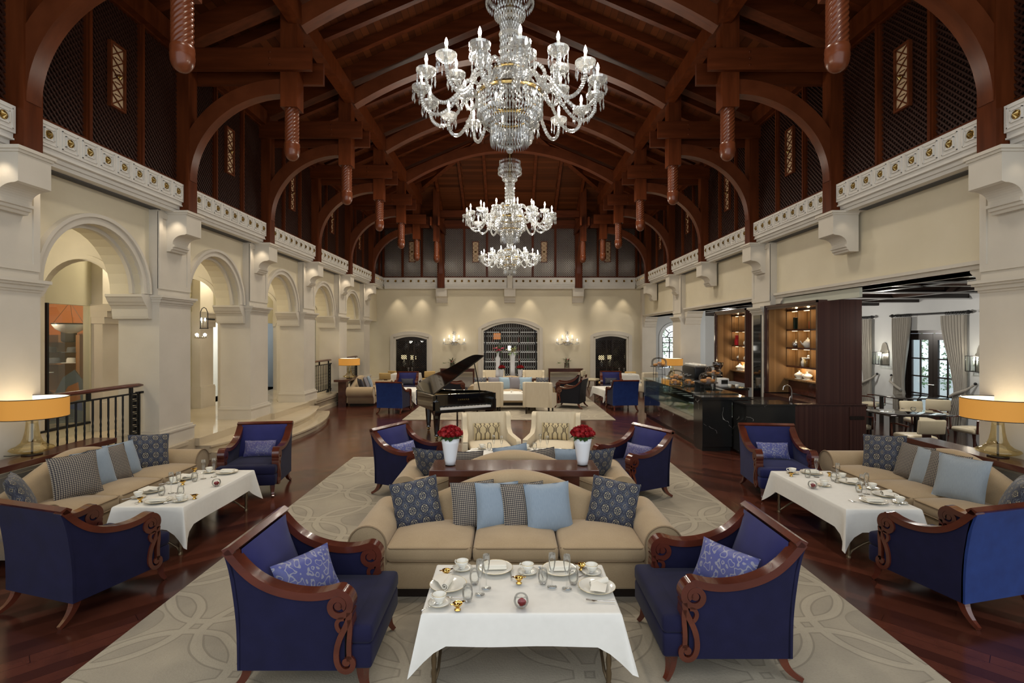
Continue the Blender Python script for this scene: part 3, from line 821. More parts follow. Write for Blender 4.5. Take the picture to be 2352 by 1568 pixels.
# ------------------------------------------------------------------ furniture prototypes
# every prototype faces local -Y, stands on z=0 and has its origin in the middle of its footprint
def finish(o,bev=None):
    if bev:
        b=o.modifiers.new('bevel','BEVEL'); b.width=bev; b.segments=2; b.limit_method='ANGLE'; b.angle_limit=radians(40)
    return o
def make_bergere(label,body_m,back_m,loc,rz,group):
    t=thing('club_armchair',label,'armchair',loc,rz,group)
    D=lambda d:.43-d                      # d measured from the rear
    rail=[(-.05,.925),(.00,.865),(.06,.80),(.14,.735),(.24,.685),(.36,.652),(.48,.640),(.58,.648),(.655,.667),(.69,.664)]
    # dense smooth curve through rail points (Catmull-Rom)
    def cr(P,n=5):
        o=[]
        for i in range(len(P)-1):
            p0=P[max(0,i-1)];p1=P[i];p2=P[i+1];p3=P[min(len(P)-1,i+2)]
            for j in range(n):
                u=j/n
                o.append(tuple(.5*((2*b)+(-a+c)*u+(2*a-5*b+4*c-d)*u*u+(-a+3*b-3*c+d)*u**3) for a,b,c,d in zip(p0,p1,p2,p3)))
        return o+[P[-1]]
    R=cr(rail)
    rear=[(-.03,.90),(.0,.74),(.025,.56),(.035,.38),(.035,.17)]
    side=[(d,z-.012) for d,z in R if d<.65]+[(.70,.62),(.70,.17)]+rear[::-1][:-1]
    for s in (-1,1):
        m=MB(); m.prism([(D(d),z) for d,z in side],'x',min(s*.335,s*.40),max(s*.335,s*.40)); m.build('side_panel',body_m,t)
        m=MB(); a,b=min(s*.318,s*.412),max(s*.318,s*.412)
        m.strip([(D(d),z) for d,z in R],.05,'x',a,b)
        m.build('arm_rail',rail_m,t)
        # volute and pierced S-bracket on the front of the arm
        m=MB(); a2,b2=min(s*.322,s*.418),max(s*.322,s*.418)
        c=(.665,.585)
        sp=spiral(c,.083,.028,pi/2,pi/2-2*pi*1.35,34)
        m.strip([(D(u),z) for u,z in sp],[lerp(.044,.032,i/34) for i in range(35)],'x',a2,b2)
        m.lathe([(.0,.0),(.030,.0),(.030,.09),(0,.09)],(0,0,0),n=12) if 0 else None
        m.prism([(D(c[0]+.026*cos(q)),c[1]+.026*sin(q)) for q in [2*pi*i/12 for i in range(12)]],'x',a2,b2,True)
        S1=bez((.735,.545),(.735,.46),(.672,.42),(.655,.31),12)+bez((.655,.31),(.638,.20),(.69,.165),(.725,.175),10)[1:]+bez((.725,.175),(.775,.19),(.765,.265),(.718,.255),9)[1:]
        m.strip([(D(u),z) for u,z in S1],[.036]*12+[.034]*(len(S1)-12),'x',a2,b2)
        m.prism([(D(.715+.026*cos(q)),.232+.026*sin(q)) for q in [2*pi*i/10 for i in range(10)]],'x',a2,b2,True)
        S2=bez((.735,.50),(.748,.42),(.722,.37),(.735,.25),12)
        m.strip([(D(u),z) for u,z in S2],.030,'x',a2,b2)
        S3=bez((.700,.505),(.650,.51),(.640,.455),(.676,.425),10); m.strip([(D(u),z) for u,z in S3],.026,'x',a2,b2)
        m.build('scroll_bracket',rail_m,t)
    m=MB(); a=.412
    m.prism([(D(-.075),.935),(D(-.05),.90),(D(-.005),.905),(D(.01),.93),(D(-.03),.955)],'x',-a,a)
    m.build('top_rail',rail_m,t)
    m=MB(); pts=cr([(-.055,.915),(-.02,.80),(.01,.62),(.03,.42),(.035,.17)],4); m.strip([(D(d),z) for d,z in pts],.03,'x',-.40,.40)
    m.build('outer_back',back_m,t)
    # inner back pad: leaning, softly crowned
    P=[]
    for i in range(9):
        z=lerp(.42,.912,i/8); base=lerp(.15,.014,smooth01(i/8)*.85+.15*i/8)
        row=[]
        for j in range(11):
            x=lerp(-.335,.335,j/10); c=(1-(abs(x)/.335)**4)*(1-(2*i/8-1)**8)
            row.append((x,D(base+.055*c),z))
        P.append(row)
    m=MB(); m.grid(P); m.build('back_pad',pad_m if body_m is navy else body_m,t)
    m=MB(); m.rbox(-.335,.335,D(.80),D(.05),.175,.33,.02); m.rbox(-.40,.40,D(.87),D(.715),.175,.335,.025)
    m.build('seat_rail',body_m,t)
    m=MB(); m.rbox(-.33,.33,D(.80),D(.10),.33,.455,.035,.02); m.rbox(-.402,.402,D(.875),D(.72),.33,.455,.035,.008)
    m.build('seat_cushion',body_m,t)
    for s in (-1,1):
        m=MB(); m.tube(bez((s*.345,D(.80),.18),(s*.345,D(.80),.10),(s*.35,D(.81),.05),(s*.365,D(.845),.012),8),[.042,.04,.037,.034,.031,.028,.025,.023,.021],4); m.build('leg',rail_m,t)
        m=MB(); m.tube(bez((s*.345,D(.075),.18),(s*.345,D(.06),.10),(s*.35,D(.02),.05),(s*.37,D(-.06),.014),8),[.042,.04,.037,.034,.031,.028,.025,.023,.021],4); m.build('leg',rail_m,t)
    return t
def make_sofa(label,loc,rz,group,W=2.9):
    t=thing('camelback_sofa',label,'sofa',loc,rz,group)
    h=W/2
    # base
    m=MB(); m.rbox(-h+.30,h-.30,-.47,.44,.09,.335,.03); m.build('base',sofa_m,t)
    m=MB(); m.box(-h+.4,h-.4,-.40,.38,0,.1); m.build('plinth',blackwood,t)
    # camel back
    m=MB(); xs=[-h+.20+(2*h-.40)*i/44 for i in range(45)]; P=[]
    def hump(x):
        u=abs(x)/(h-.12); return .60+.33*(0.5+.5*cos(pi*min(1,u*1.12)))**.9
    for x in xs:
        H=hump(x); row=[]
        prof=[(.13,.34),(.16,.45),(.20,H-.20),(.23,H-.09),(.25,H-.03),(.30,H),(.37,H-.005),(.42,H-.04),(.435,H-.10),(.42,H-.16),(.43,.40),(.44,.10)]
        P.append([(x,y,max(z,.1)) for y,z in prof])
    m.grid(P,flip=False); m.add([P[0][i] for i in range(12)],[list(range(12))]); m.add([P[-1][i] for i in range(12)],[list(range(12))[::-1]])
    m.build('backrest',sofa_m,t)
    m=MB(); m.tube([(x,.432,hump(x)-.10) for x in xs],.008,6); m.build('piping',piping_m,t)
    # rolled arms
    for s in (-1,1):
        c=(s*(h-.165),.475); r=.165
        arc=[(c[0]+s*r*cos(a),c[1]+r*sin(a)) for a in [lerp(-1.25,pi*.98,i/22) for i in range(23)]]
        poly=arc+[(s*(h-.335),.40),(s*(h-.32),.09),(s*(h-.20),.09),(s*(h-.19),.26)]
        m=MB(); m.prism(poly,'y',-.46,.40,True); m.build('arm',sofa_m,t)
        m=MB(); m.tube([(u,-.462,z) for u,z in arc+[(s*(h-.335),.40),(s*(h-.32),.10)]],.008,6); m.build('piping',piping_m,t)
    w=(2*h-.64)/3
    for i in range(3):
        x0=-h+.32+i*w
        m=MB(); m.rbox(x0+.004,x0+w-.004,-.50,.20,.335,.475,.045,.045); c=m.build('seat_cushion',sofa_m,t)
        m=MB(); z=.455; q=[(x0+.012,-.46,z),(x0+.05,-.497,z+.004),(x0+w/2,-.50,z+.006),(x0+w-.05,-.497,z+.004),(x0+w-.012,-.46,z)]
        m.tube(q,.006,6); q=[(a,b,.352) for a,b,_ in q]; m.tube(q,.006,6); m.build('piping',piping_m,c)
    return t
def make_wing(label,loc,rz,group):
    t=thing('wing_chair',label,'wing chair',loc,rz,group)
    # back slab
    P=[]; 
    m=MB(); m.strip([(.31,.20),(.33,.5),(.37,.80),(.39,.935)],[.12,.12,.10,.07],'x',-.40,.40); m.build('backrest',wing_m,t)
    for s in (-1,1):
        # wing + arm panel: side polygon in (y,z), leaning outwards
        poly=[(.40,.19),(.44,.93),(.30,.925),(.245,.88),(.235,.74),(.20,.66),(.06,.60),(-.20,.575),(-.36,.565),(-.39,.53),(-.38,.19)]
        m=MB()
        def lean(y,z,o): 
            f=smooth01((-y+.1)/.5)
            return (s*(.385+.055*f+o),y,z)
        n=len(poly)
        A=[lean(y,z,-.035) for y,z in poly]; B=[lean(y,z,.045) for y,z in poly]
        m.add(A,[list(range(n))]); m.add(B,[list(range(n))[::-1]]); m.add(A+B,[(i,(i+1)%n,n+(i+1)%n,n+i) for i in range(n)],True)
        o=m.build('wing_arm',wing_m,t); finish(o,.028)
    m=MB(); m.rbox(-.36,.36,-.40,.30,.19,.33,.02); m.build('seat_rail',wing_m,t)
    m=MB(); m.rbox(-.345,.345,-.42,.30,.33,.46,.045,.03); m.build('seat_cushion',wing_m,t)
    for x,y in ((-.36,-.34),(.36,-.34),(-.33,.36),(.33,.36)):
        m=MB(); m.tube([(x,y,.2),(x*1.02,y*1.04,.006)],[.035,.02],4); m.build('leg',blackwood,t)
    return t
def make_dining(label,loc,rz,group,leather,arms=False):
    t=thing('dining_chair',label,'dining chair',loc,rz,group)
    m=MB(); P=[]
    m=MB(); m.rbox(-.235,.235,.19,.25,.60,.87,.03,M=Matrix.Rotation(radians(-8),4,'X')@Matrix.Translation((0,.09,0)))
    m.build('backrest',leather,t)
    m=MB(); m.rbox(-.25,.25,-.26,.24,.38,.48,.045,.02); m.build('seat',leather,t)
    m=MB(); m.strip([(.27,.30),(.29,.5),(.27,.64)],.02,'x',-.075,.075); m.build('back_splat',darkwood,t)
    for s in (-1,1):
        m=MB(); m.tube([(s*.2,-.2,.40),(s*.2,-.2,.2),(s*.205,-.21,.004)],[.026,.022,.016],4); m.build('leg',darkwood,t)
        m=MB(); m.tube(bez((s*.2,.2,.40),(s*.2,.2,.2),(s*.2,.24,.12),(s*.21,.31,.012),6),[.026,.025,.024,.022,.02,.018,.016],4); m.build('leg',darkwood,t)
    if arms:
        for s in (-1,1):
            m=MB(); m.tube([(s*.27,.22,.66),(s*.29,-.05,.67),(s*.29,-.22,.65),(s*.28,-.22,.40)],.02,4); m.build('arm',darkwood,t)
    return t
def drape(w,d,top,drop,seed=0,sag=1.85):
    """white cloth over a table top w x d; corners hang lower in soft cones"""
    rnd=random.Random(seed); m=MB(); ex=.012; W=w/2+ex; Dd=d/2+ex; r=.02
    # perimeter points
    per=[]
    def seg(a,b,nrm,n):
        L=(Vector(b)-Vector(a)).length
        ts=[0,.012,.03,.06,.10,.16]; ts=[q/L for q in ts]; 
        mid=[ts[-1]+(1-2*ts[-1])*i/n for i in range(1,n)]
        for tt in ts+mid+[1-q for q in ts[::-1]][:-1]:
            p=Vector(a).lerp(Vector(b),tt); per.append((p,Vector(nrm),min(tt,1-tt)*L))
    seg((-W,-Dd),(W,-Dd),(0,-1),10); seg((W,-Dd),(W,Dd),(1,0),8); seg((W,Dd),(-W,Dd),(0,1),10); seg((-W,Dd),(-W,-Dd),(-1,0),8)
    n=len(per); rows=[]
    rows.append([(p.x*.96,p.y*.96,top+.001) for p,_,_ in per])
    rows.append([(p.x*.985,p.y*.985,top) for p,_,_ in per])
    rows.append([(p.x,p.y,top-.008) for p,_,_ in per])
    ph=rnd.random()*6
    for k in range(1,7):
        t=k/6; row=[]
        for i,(p,nn,dc) in enumerate(per):
            cz=max(0,1-dc/.17); diag=Vector((math.copysign(.707,p.x),math.copysign(.707,p.y)))
            dz=drop*(1+(sag-1)*cz**1.3)
            wob=.006*sin(i*.9+ph)*t
            out=nn*(.020*t+wob)+diag*(.10*t*cz**1.5)-nn*(.030*t*sin(min(1,dc/.17)*pi)*(1 if dc<.17 else 0))
            row.append((p.x+out.x,p.y+out.y,top-.008-dz*t))
        rows.append(row)
    for row in rows: row.append(row[0])
    m.grid(rows,True,True,False)
    # top sheet
    m.add([(x*1.0,y*1.0,top+.001) for x,y,_ in rows[0][:-1]],[list(range(n))],False)
    return m
def make_table(loc,rz,w,d,top,drop,tl,cl,gt,gc,seed=0):
    t=thing('tea_table',tl,'table',loc,rz,gt)
    m=MB().box(-w/2,w/2,-d/2,d/2,top-.035,top-.004); m.build('tabletop',darkwood,t)
    lx,ly=w/2-.06,d/2-.06
    for sx in (-1,1):
        for sy in (-1,1):
            m=MB(); P=[]
            for i in range(17):
                z=lerp(0,top-.035,i/16); row=[]
                for j in range(9):
                    a=2*pi*j/8; r=.017*(1+.22*cos(2*(a-z*38))); row.append((sx*lx+r*cos(a),sy*ly+r*sin(a),z))
                P.append(row)
            m.grid(P,True,False,False); m.lathe([(.024,0),(.024,.012),(.015,.03)],(sx*lx,sy*ly,0),n=8); m.build('leg',bronze,t)
    for sx in ((-1,1) if w>d else ()):
        m=MB(); m.tube([(sx*lx,-ly,.02)]+[(sx*(lx-.02),lerp(-ly,ly,i/10),.03+.13*sin(pi*i/10)) for i in range(1,10)]+[(sx*lx,ly,.02)],.011,6); m.build('stretcher',bronze,t)
    for sy in ((-1,1) if d>w else ()):
        m=MB(); m.tube([(-lx,sy*ly,.02)]+[(lerp(-lx,lx,i/12),sy*(ly-.02),.03+.14*sin(pi*i/12)) for i in range(1,12)]+[(lx,sy*ly,.02)],.011,6); m.build('stretcher',bronze,t)
    c=drape(w,d,top+.002,drop,seed).build('tablecloth',cloth,None,loc,(0,0,rz)); tag(c,cl,'tablecloth',gc)
    return t
def make_console(label,loc,rz,w,d,h,group=None,th=.07,pedestal=True):
    t=thing('console_table',label,'console table',loc,rz,group)
    o=MB().box(-w/2,w/2,-d/2,d/2,h-th,h).build('tabletop',darkwood,t); finish(o,.006)
    if pedestal:
        for s in (-1,1):
            o=MB().box(s*(w/2-.30)-.10,s*(w/2-.30)+.10,-d/2+.08,d/2-.08,0,h-th).build('leg',darkwood,t)
        MB().box(-w/2+.3,w/2-.3,-.03,.03,.2,.3).build('stretcher',darkwood,t)
    else:
        MB().box(-w/2+.04,w/2-.04,-d/2+.03,d/2-.03,h-th-.11,h-th).build('apron',darkwood,t)
        for sx in (-1,1):
            for sy in (-1,1): MB().tube([(sx*(w/2-.05),sy*(d/2-.05),h-th-.02),(sx*(w/2-.05),sy*(d/2-.05),0)],[.035,.02],8).build('leg',darkwood,t)
    return t
def cushion_mesh(w,h,th,seed=0,floppy=.0):
    """stuffed square cushion in the local XZ plane, bottom edge at z=0, with sewn corners"""
    rnd=random.Random(seed); n=14; m=MB()
    for side in (-1,1):
        P=[]
        for i in range(n+1):
            v=i/n*2-1; row=[]
            for j in range(n+1):
                u=j/n*2-1
                puff=((1-abs(u)**2.6)*(1-abs(v)**2.6))**.55
                sh=1-.055*(1-abs(u)**2)*abs(v)**3; sv=1-.055*(1-abs(v)**2)*abs(u)**3
                wr=.006*sin(u*9+seed)*abs(v)**3*side
                row.append((u*w/2*sv+ floppy*.02*sin(v*3), side*th/2*puff+wr, h/2+v*h/2*sh-floppy*.03*(v+1)/2*u*u))
            P.append(row)
        m.grid(P,True,side>0)
    return m
def cushion(kind,label,loc,rz,tilt,roll=0,w=.45,h=.45,th=.15,seed=0,group=None,material=None,name='cushion'):
    key=(kind,w,h,th,material.name,seed%4)
    if key not in CUSH:
        me=cushion_mesh(w,h,th,seed%4).mesh(name); me.materials.append(material); CUSH[key]=me
    o=bpy.data.objects.new(name,CUSH[key]); COL.objects.link(o); o.location=loc
    o.rotation_euler=(Matrix.Rotation(rz,4,'Z')@Matrix.Rotation(tilt,4,'X')@Matrix.Rotation(roll,4,'Y')).to_euler()
    return tag(o,label,'cushion',group)
CUSH={}
# ------------------------------------------------------------------ rugs
def rug(x0,x1,y0,y1,label):
    o=MB().box(x0,x1,y0,y1,.001,.016).build('area_rug',rug_m); tag(o,label,'rug')
rug(-2.96,2.91,2.2,9.93,'large beige carved rug under the front seating group')
rug(-2.95,2.90,14.36,22.2,'large beige carved rug under the far seating group, beyond the piano')
R=radians
ZR=.016
GB='blue armchairs of the lounge'
b0=make_bergere('navy armchair left of the front white table, facing right',navy,navy,(-1.315,3.715,ZR),R(90),GB)
b1=dup(b0,None,(1.445,3.835,ZR),R(-90),'navy armchair right of the front white table, facing left')
b2=dup(b0,None,(-3.735,4.68,0),R(162.6),'navy armchair with its back to us at the near end of the left white table')
b3=make_bergere('bright cobalt-backed armchair at the near end of the right white table',navy,blue_back,(3.90,4.66,0),R(194.5),GB)
b4=dup(b0,None,(-3.80,7.84,0),R(8),'navy armchair facing us at the far end of the left white table')
b5=make_bergere('royal blue armchair facing us by the bar, beyond the right white table',royal,royal,(3.93,7.68,0),R(-6),GB)
b6=dup(b0,None,(-1.40,7.72,ZR),R(64),'navy armchair left of the cream sofa behind the rose console')
b7=dup(b0,None,(1.70,7.55,ZR),R(-62),'navy armchair right of the cream sofa behind the rose console')
b8=dup(b3,None,(-3.50,15.95,0),R(170),'cobalt-backed armchair with its back to us, beyond the stairs on the left')
b9=dup(b3,None,(3.52,16.55,0),R(186),'cobalt-backed armchair with its back to us beside the glass bar display')
b10=dup(b0,None,(-3.85,19.6,0),R(6),'dark navy armchair facing us left of the piano lid, beyond a white table')
b11=dup(b0,None,(3.85,19.9,0),R(-8),'dark navy armchair facing us beyond the small far right white table')
b12=make_bergere('nearer of two black armchairs right of the far cream wing chairs',blackv,blackv,(1.95,16.9,ZR),R(-112),GB)
b13=dup(b12,None,(2.0,18.75,ZR),R(-100),'farther of two black armchairs right of the far cream wing chairs')
b14=dup(b12,None,(-1.95,18.6,ZR),R(100),'black armchair seen through the open piano lid, left of the far sofa')
GS='cream camelback sofas'
s0=make_sofa('cream camelback sofa facing us behind the front white table',(.05,5.00,ZR),0,GS)
s1=dup(s0,None,(.05,6.56,ZR),pi,'cream camelback sofa turned away from us behind the rose console')
s2=dup(s0,None,(-4.98,6.42,0),R(90),'cream camelback sofa against the left railing by the amber lamp')
s3=dup(s0,None,(5.05,6.32,0),R(-90),'cream camelback sofa on the right, by the amber lamp and dining room')
s4=dup(s0,None,(-4.92,18.45,0),R(90),'cream sofa seen end on at the far left, below a lit lamp')
s5=dup(s0,None,(.05,17.75,ZR),0,'far cream sofa with grey and blue cushions facing us beyond the wing chairs')
GW='cream wing chairs'
w0=make_wing('cream wing chair with ogee cushion facing us, left of its twin',(-.36,9.00,ZR),R(11),GW)
w1=dup(w0,None,(.76,9.00,ZR),R(-11),'cream wing chair with ogee cushion facing us, right of its twin')
w2=dup(w0,None,(-.68,15.75,ZR),R(180+9),'cream wing chair with its back to us behind the piano keyboard')
w3=dup(w0,None,(.88,15.72,ZR),R(180-11),'cream wing chair with its back to us right of the piano')
w4=dup(w0,None,(-.62,20.6,ZR),R(5),'distant cream wing chair left of the tall white vases')
w5=dup(w0,None,(.92,20.6,ZR),R(-5),'distant cream wing chair right of the tall white vases')
TT='tea tables under white cloths'; TC='white cloths on the tea tables'
make_table((.075,3.71,ZR),0,1.26,.70,.51,.19,'low table with twisted bronze legs under the front white cloth','white tablecloth on the front table between two navy armchairs',TT,TC,1)
make_table((-3.775,6.22,0),0,.72,1.50,.52,.22,'low bronze-legged table under the left white cloth','white tablecloth on the left table before the sofa',TT,TC,2)
make_table((3.845,6.16,0),0,.76,1.53,.52,.22,'low bronze-legged table under the right white cloth','white tablecloth on the right table before the sofa',TT,TC,3)
make_table((.10,7.98,ZR),0,1.42,.62,.51,.19,'low table under a white cloth between the sofa back and ogee-cushioned wing chairs','white tablecloth between the sofa back and the ogee-cushioned wing chairs',TT,TC,4)
make_table((.10,16.55,ZR),0,1.5,.75,.51,.2,'low table under the far white cloth before the grey and blue cushions','white tablecloth before the far sofa with grey and blue cushions',TT,TC,5)
make_table((-3.45,17.6,0),0,.75,1.5,.52,.22,'low table under the white cloth left of the piano','white tablecloth left of the piano beside a cobalt armchair',TT,TC,6)
make_table((3.40,18.05,0),R(8),.72,1.35,.52,.22,'low table under the small far right white cloth','white tablecloth at the far right, between two blue armchairs',TT,TC,7)
make_console('long mahogany console with two rose vases behind the front sofa',(.045,5.77,ZR),0,1.80,.48,.87)
make_console('mahogany side console with the amber lamp behind the left sofa',(-5.60,5.9,0),R(90),2.7,.34,.90)
make_console('mahogany side console with the amber lamp behind the right sofa',(5.66,5.9,0),R(-90),2.7,.34,.90)
make_console('dark lamp table behind the end-on sofa at the far left',(-5.52,18.0,0),R(90),1.9,.42,.88)
make_console('mahogany console with tall white vases behind the far sofa',(.05,18.75,ZR),0,2.0,.42,.78)
make_console('slim mahogany side table with flowers against the back wall, right of the centre window',(2.5,YB-.32,0),0,1.55,.4,.86,None,.04,False)
make_console('slim mahogany side table with flowers against the back wall, behind the piano lid',(-2.35,YB-.32,0),0,1.55,.4,.86,None,.04,False)
# ------------------------------------------------------------------ cushions
def sofa_cush(S,x,y,z,fz=0): # local sofa coords -> world
    c,s=cos(S[2]),sin(S[2]); return (S[0]+x*c-y*s,S[1]+x*s+y*c,z)
def put(S,kind,m,x,y,yaw,tilt,label,w=.45,seed=0,z=.485,roll=0):
    cushion(kind,label,sofa_cush(S,x,y-.075,z-.035),S[2]+R(yaw),R(tilt),R(roll),w,w,.15,seed,None,m)
A=(.05,5.00,0)
put(A,'d',damask_m,-.90,.10,16,-20,'navy and gold damask cushion at the left end of the front sofa',.47,1,.49,-8)
put(A,'h',hound_m,-.38,.09,17,-20,'houndstooth cushion left of centre on the front sofa, behind a blue one',.44,2,.50)
put(A,'s',silk_m,-.15,.05,17,-20,'pale blue silk cushion between two houndstooth ones on the front sofa',.44,3,.50,2)
put(A,'h',hound_m,.11,.04,17,-20,'houndstooth cushion right of centre on the front sofa',.44,4,.50)
put(A,'s',silk_m,.34,-.01,15,-20,'frontmost pale blue silk cushion right of centre on the front sofa',.46,5,.49)
put(A,'d',damask_m,.90,.10,-16,-20,'navy and gold damask cushion at the right end of the front sofa',.47,6,.49,8)
B=(-4.98,6.42,R(90))
put(B,'d',damask_m,.78,.05,-38,-20,'navy damask cushion at the railing end of the left sofa',.50,1,.50,6)
put(B,'s',silk_m,.40,.06,-8,-20,'pale blue cushion next to the damask one on the left sofa',.46,3,.515)
put(B,'h',hound_m,.15,.02,-12,-20,'houndstooth cushion between two pale blue ones on the left sofa',.46,2,.515)
put(B,'s',silk_m,-.12,.02,-12,-20,'pale blue cushion behind the largest houndstooth one on the left sofa',.47,5,.515)
put(B,'h',hound_m,-.50,-.05,-22,-18,'frontmost large houndstooth cushion on the left sofa',.50,4,.515)
put(B,'h',hound_m,-.22,.14,0,-16,'houndstooth cushion mostly hidden behind the others on the left sofa',.44,2,.515)
put(B,'d',damask_m,-.98,.03,38,-26,'navy damask cushion at the near arm of the left sofa',.47,6,.50)
C_=(5.05,6.32,R(-90))
put(C_,'d',damask_m,-.74,.06,36,-22,'navy damask cushion at the bar end of the right sofa',.52,1,.50,-6)
put(C_,'h',hound_m,-.36,.10,10,-20,'houndstooth cushion beside the damask one on the right sofa',.46,2,.515)
put(C_,'s',silkg_m,-.04,.06,10,-20,'grey-blue silk cushion between two houndstooth ones on the right sofa',.46,3,.515)
put(C_,'h',hound_m,.17,.08,14,-20,'houndstooth cushion behind the frontmost grey cushion on the right sofa',.47,4,.515)
put(C_,'s',silkg_m,.52,-.03,24,-20,'frontmost large grey-blue cushion on the right sofa',.50,5,.515)
put(C_,'d',damask_m,.98,.03,-38,-26,'navy damask cushion at the near arm of the right sofa',.47,6,.50)
D_=(.05,6.56,pi)
put(D_,'d',damask_m,1.0,.0,-25,-20,'damask cushion peeping over the left arm of the sofa behind the rose console',.47,1,.50)
put(D_,'d',damask_m,-1.0,.0,25,-20,'damask cushion peeping over the right arm of the sofa behind the rose console',.47,6,.50)
put(D_,'h',hound_m,.62,-.06,6,-14,'houndstooth cushion by the left rose vase, edge showing over the turned sofa',.46,2,.45)
put(D_,'h',hound_m,-.38,-.10,-8,-12,'houndstooth corner showing right of the hump of the turned sofa',.46,4,.46,10)
put(D_,'s',silk_m,-.66,-.12,-6,-12,'pale blue cushion by the right rose vase, edge showing over the turned sofa',.47,5,.455)
put(D_,'s',silk_m,-.02,-.14,0,-8,'pale blue cushion tip showing above the hump of the turned sofa',.45,3,.50,10)
E_=(.05,17.75,0)
for x,m,l,sd in ((-.55,mauve,'left mauve-grey cushion on the far sofa',1),(-.18,paleblue,'left light blue cushion on the far sofa',2),(.16,mauve,'middle mauve-grey cushion on the far sofa, between the light blue ones',3),(.50,paleblue,'right light blue cushion on the far sofa',4)):
    put(E_,'f'+m.name,m,x,.05,8,-18,l,.46,sd,.51)
put(E_,'fd',damask_m,-1.0,.06,24,-20,'dark damask cushion at the left end of the far sofa',.46,1,.50)
put(E_,'fd',damask_m,1.0,.06,-24,-20,'dark damask cushion at the right end of the far sofa',.46,1,.50)
F_=(-4.92,18.45,R(90))
put(F_,'ff',darkcush,-.9,.05,30,-20,'dark cushion at the near end of the far left end-on sofa',.45,1,.50)
put(F_,'fg',mauve,-.45,.0,10,-20,'grey cushion in the middle of the far left end-on sofa',.46,1,.51)
put(F_,'fh',silk_m,.0,.0,10,-20,'blue-grey cushion next to the grey one on the far left end-on sofa',.46,1,.51)
def lumbar(ch,m,label,x=0,yaw=0,roll=0,y=.14,w=.46,h=.25,tilt=-22):
    a=ch.rotation_euler[2]; c,s=cos(a),sin(a); L=ch.location
    cushion('l',label,(L[0]+x*c-y*s,L[1]+x*s+y*c,.47+L[2]),a+R(yaw),R(tilt),R(roll),w,h,.13,3,None,m,'lumbar_cushion')
lumbar(b0,scroll_m,'lilac scroll-patterned lumbar cushion on the front left navy armchair',-.06,-30,0,.06,.48,.30,-26)
lumbar(b1,scroll_m,'lilac scroll-patterned lumbar cushion on the front right navy armchair',.06,30,0,.06,.48,.30,-26)
lumbar(b4,scrolld_m,'dusky lilac lumbar cushion on the armchair at the far end of the left table')
lumbar(b5,scroll_m,'lilac lumbar cushion on the royal blue armchair by the bar')
lumbar(b6,scroll_m,'lilac lumbar cushion on the armchair left of the turned sofa',0,-8)
lumbar(b7,scrolld_m,'grey-lilac lumbar cushion on the armchair right of the turned sofa',0,8)
lumbar(b10,darkcush,'dark lumbar cushion on the armchair left of the piano lid')
lumbar(b11,darkcush,'dark lumbar cushion on the far right dark armchair')
for ch,l in ((w0,'brown ogee-patterned lumbar cushion on the left ivory wing chair facing us'),(w1,'brown ogee-patterned lumbar cushion on the right ivory wing chair facing us')):
    a=ch.rotation_euler[2]; L=ch.location; c,s=cos(a),sin(a); y=.17
    cushion('o',l,(L[0]-y*s,L[1]+y*c,.485),a,R(-16),0,.48,.30,.13,3,None,ogee_m,'lumbar_cushion')
# ------------------------------------------------------------------ chandeliers
def bead_fringe(m,r,z1,z0,n,w=.010,taper=0.0,segs=3):
    for i in range(n):
        a=2*pi*i/n; rr=r
        ct,st_=cos(a),sin(a)
        for s in range(segs):
            za=lerp(z1,z0,s/segs); zb=lerp(z1,z0,(s+1)/segs); r1=lerp(rr,rr-taper,s/segs); r2=lerp(rr,rr-taper,(s+1)/segs); rm=(r1+r2)/2
            zm=(za+zb)/2; ww=w*(1 if s<segs-1 else 1.15)
            vs=[(r1*ct,r1*st_,za),((rm+ww)*ct,(rm+ww)*st_,zm),(rm*ct-ww*st_,rm*st_+ww*ct,zm),((rm-ww)*ct,(rm-ww)*st_,zm),(rm*ct+ww*st_,rm*st_-ww*ct,zm),(r2*ct,r2*st_,zb)]
            m.add(vs,[(0,1,2),(0,2,3),(0,3,4),(0,4,1),(5,2,1),(5,3,2),(5,4,3),(5,1,4)])
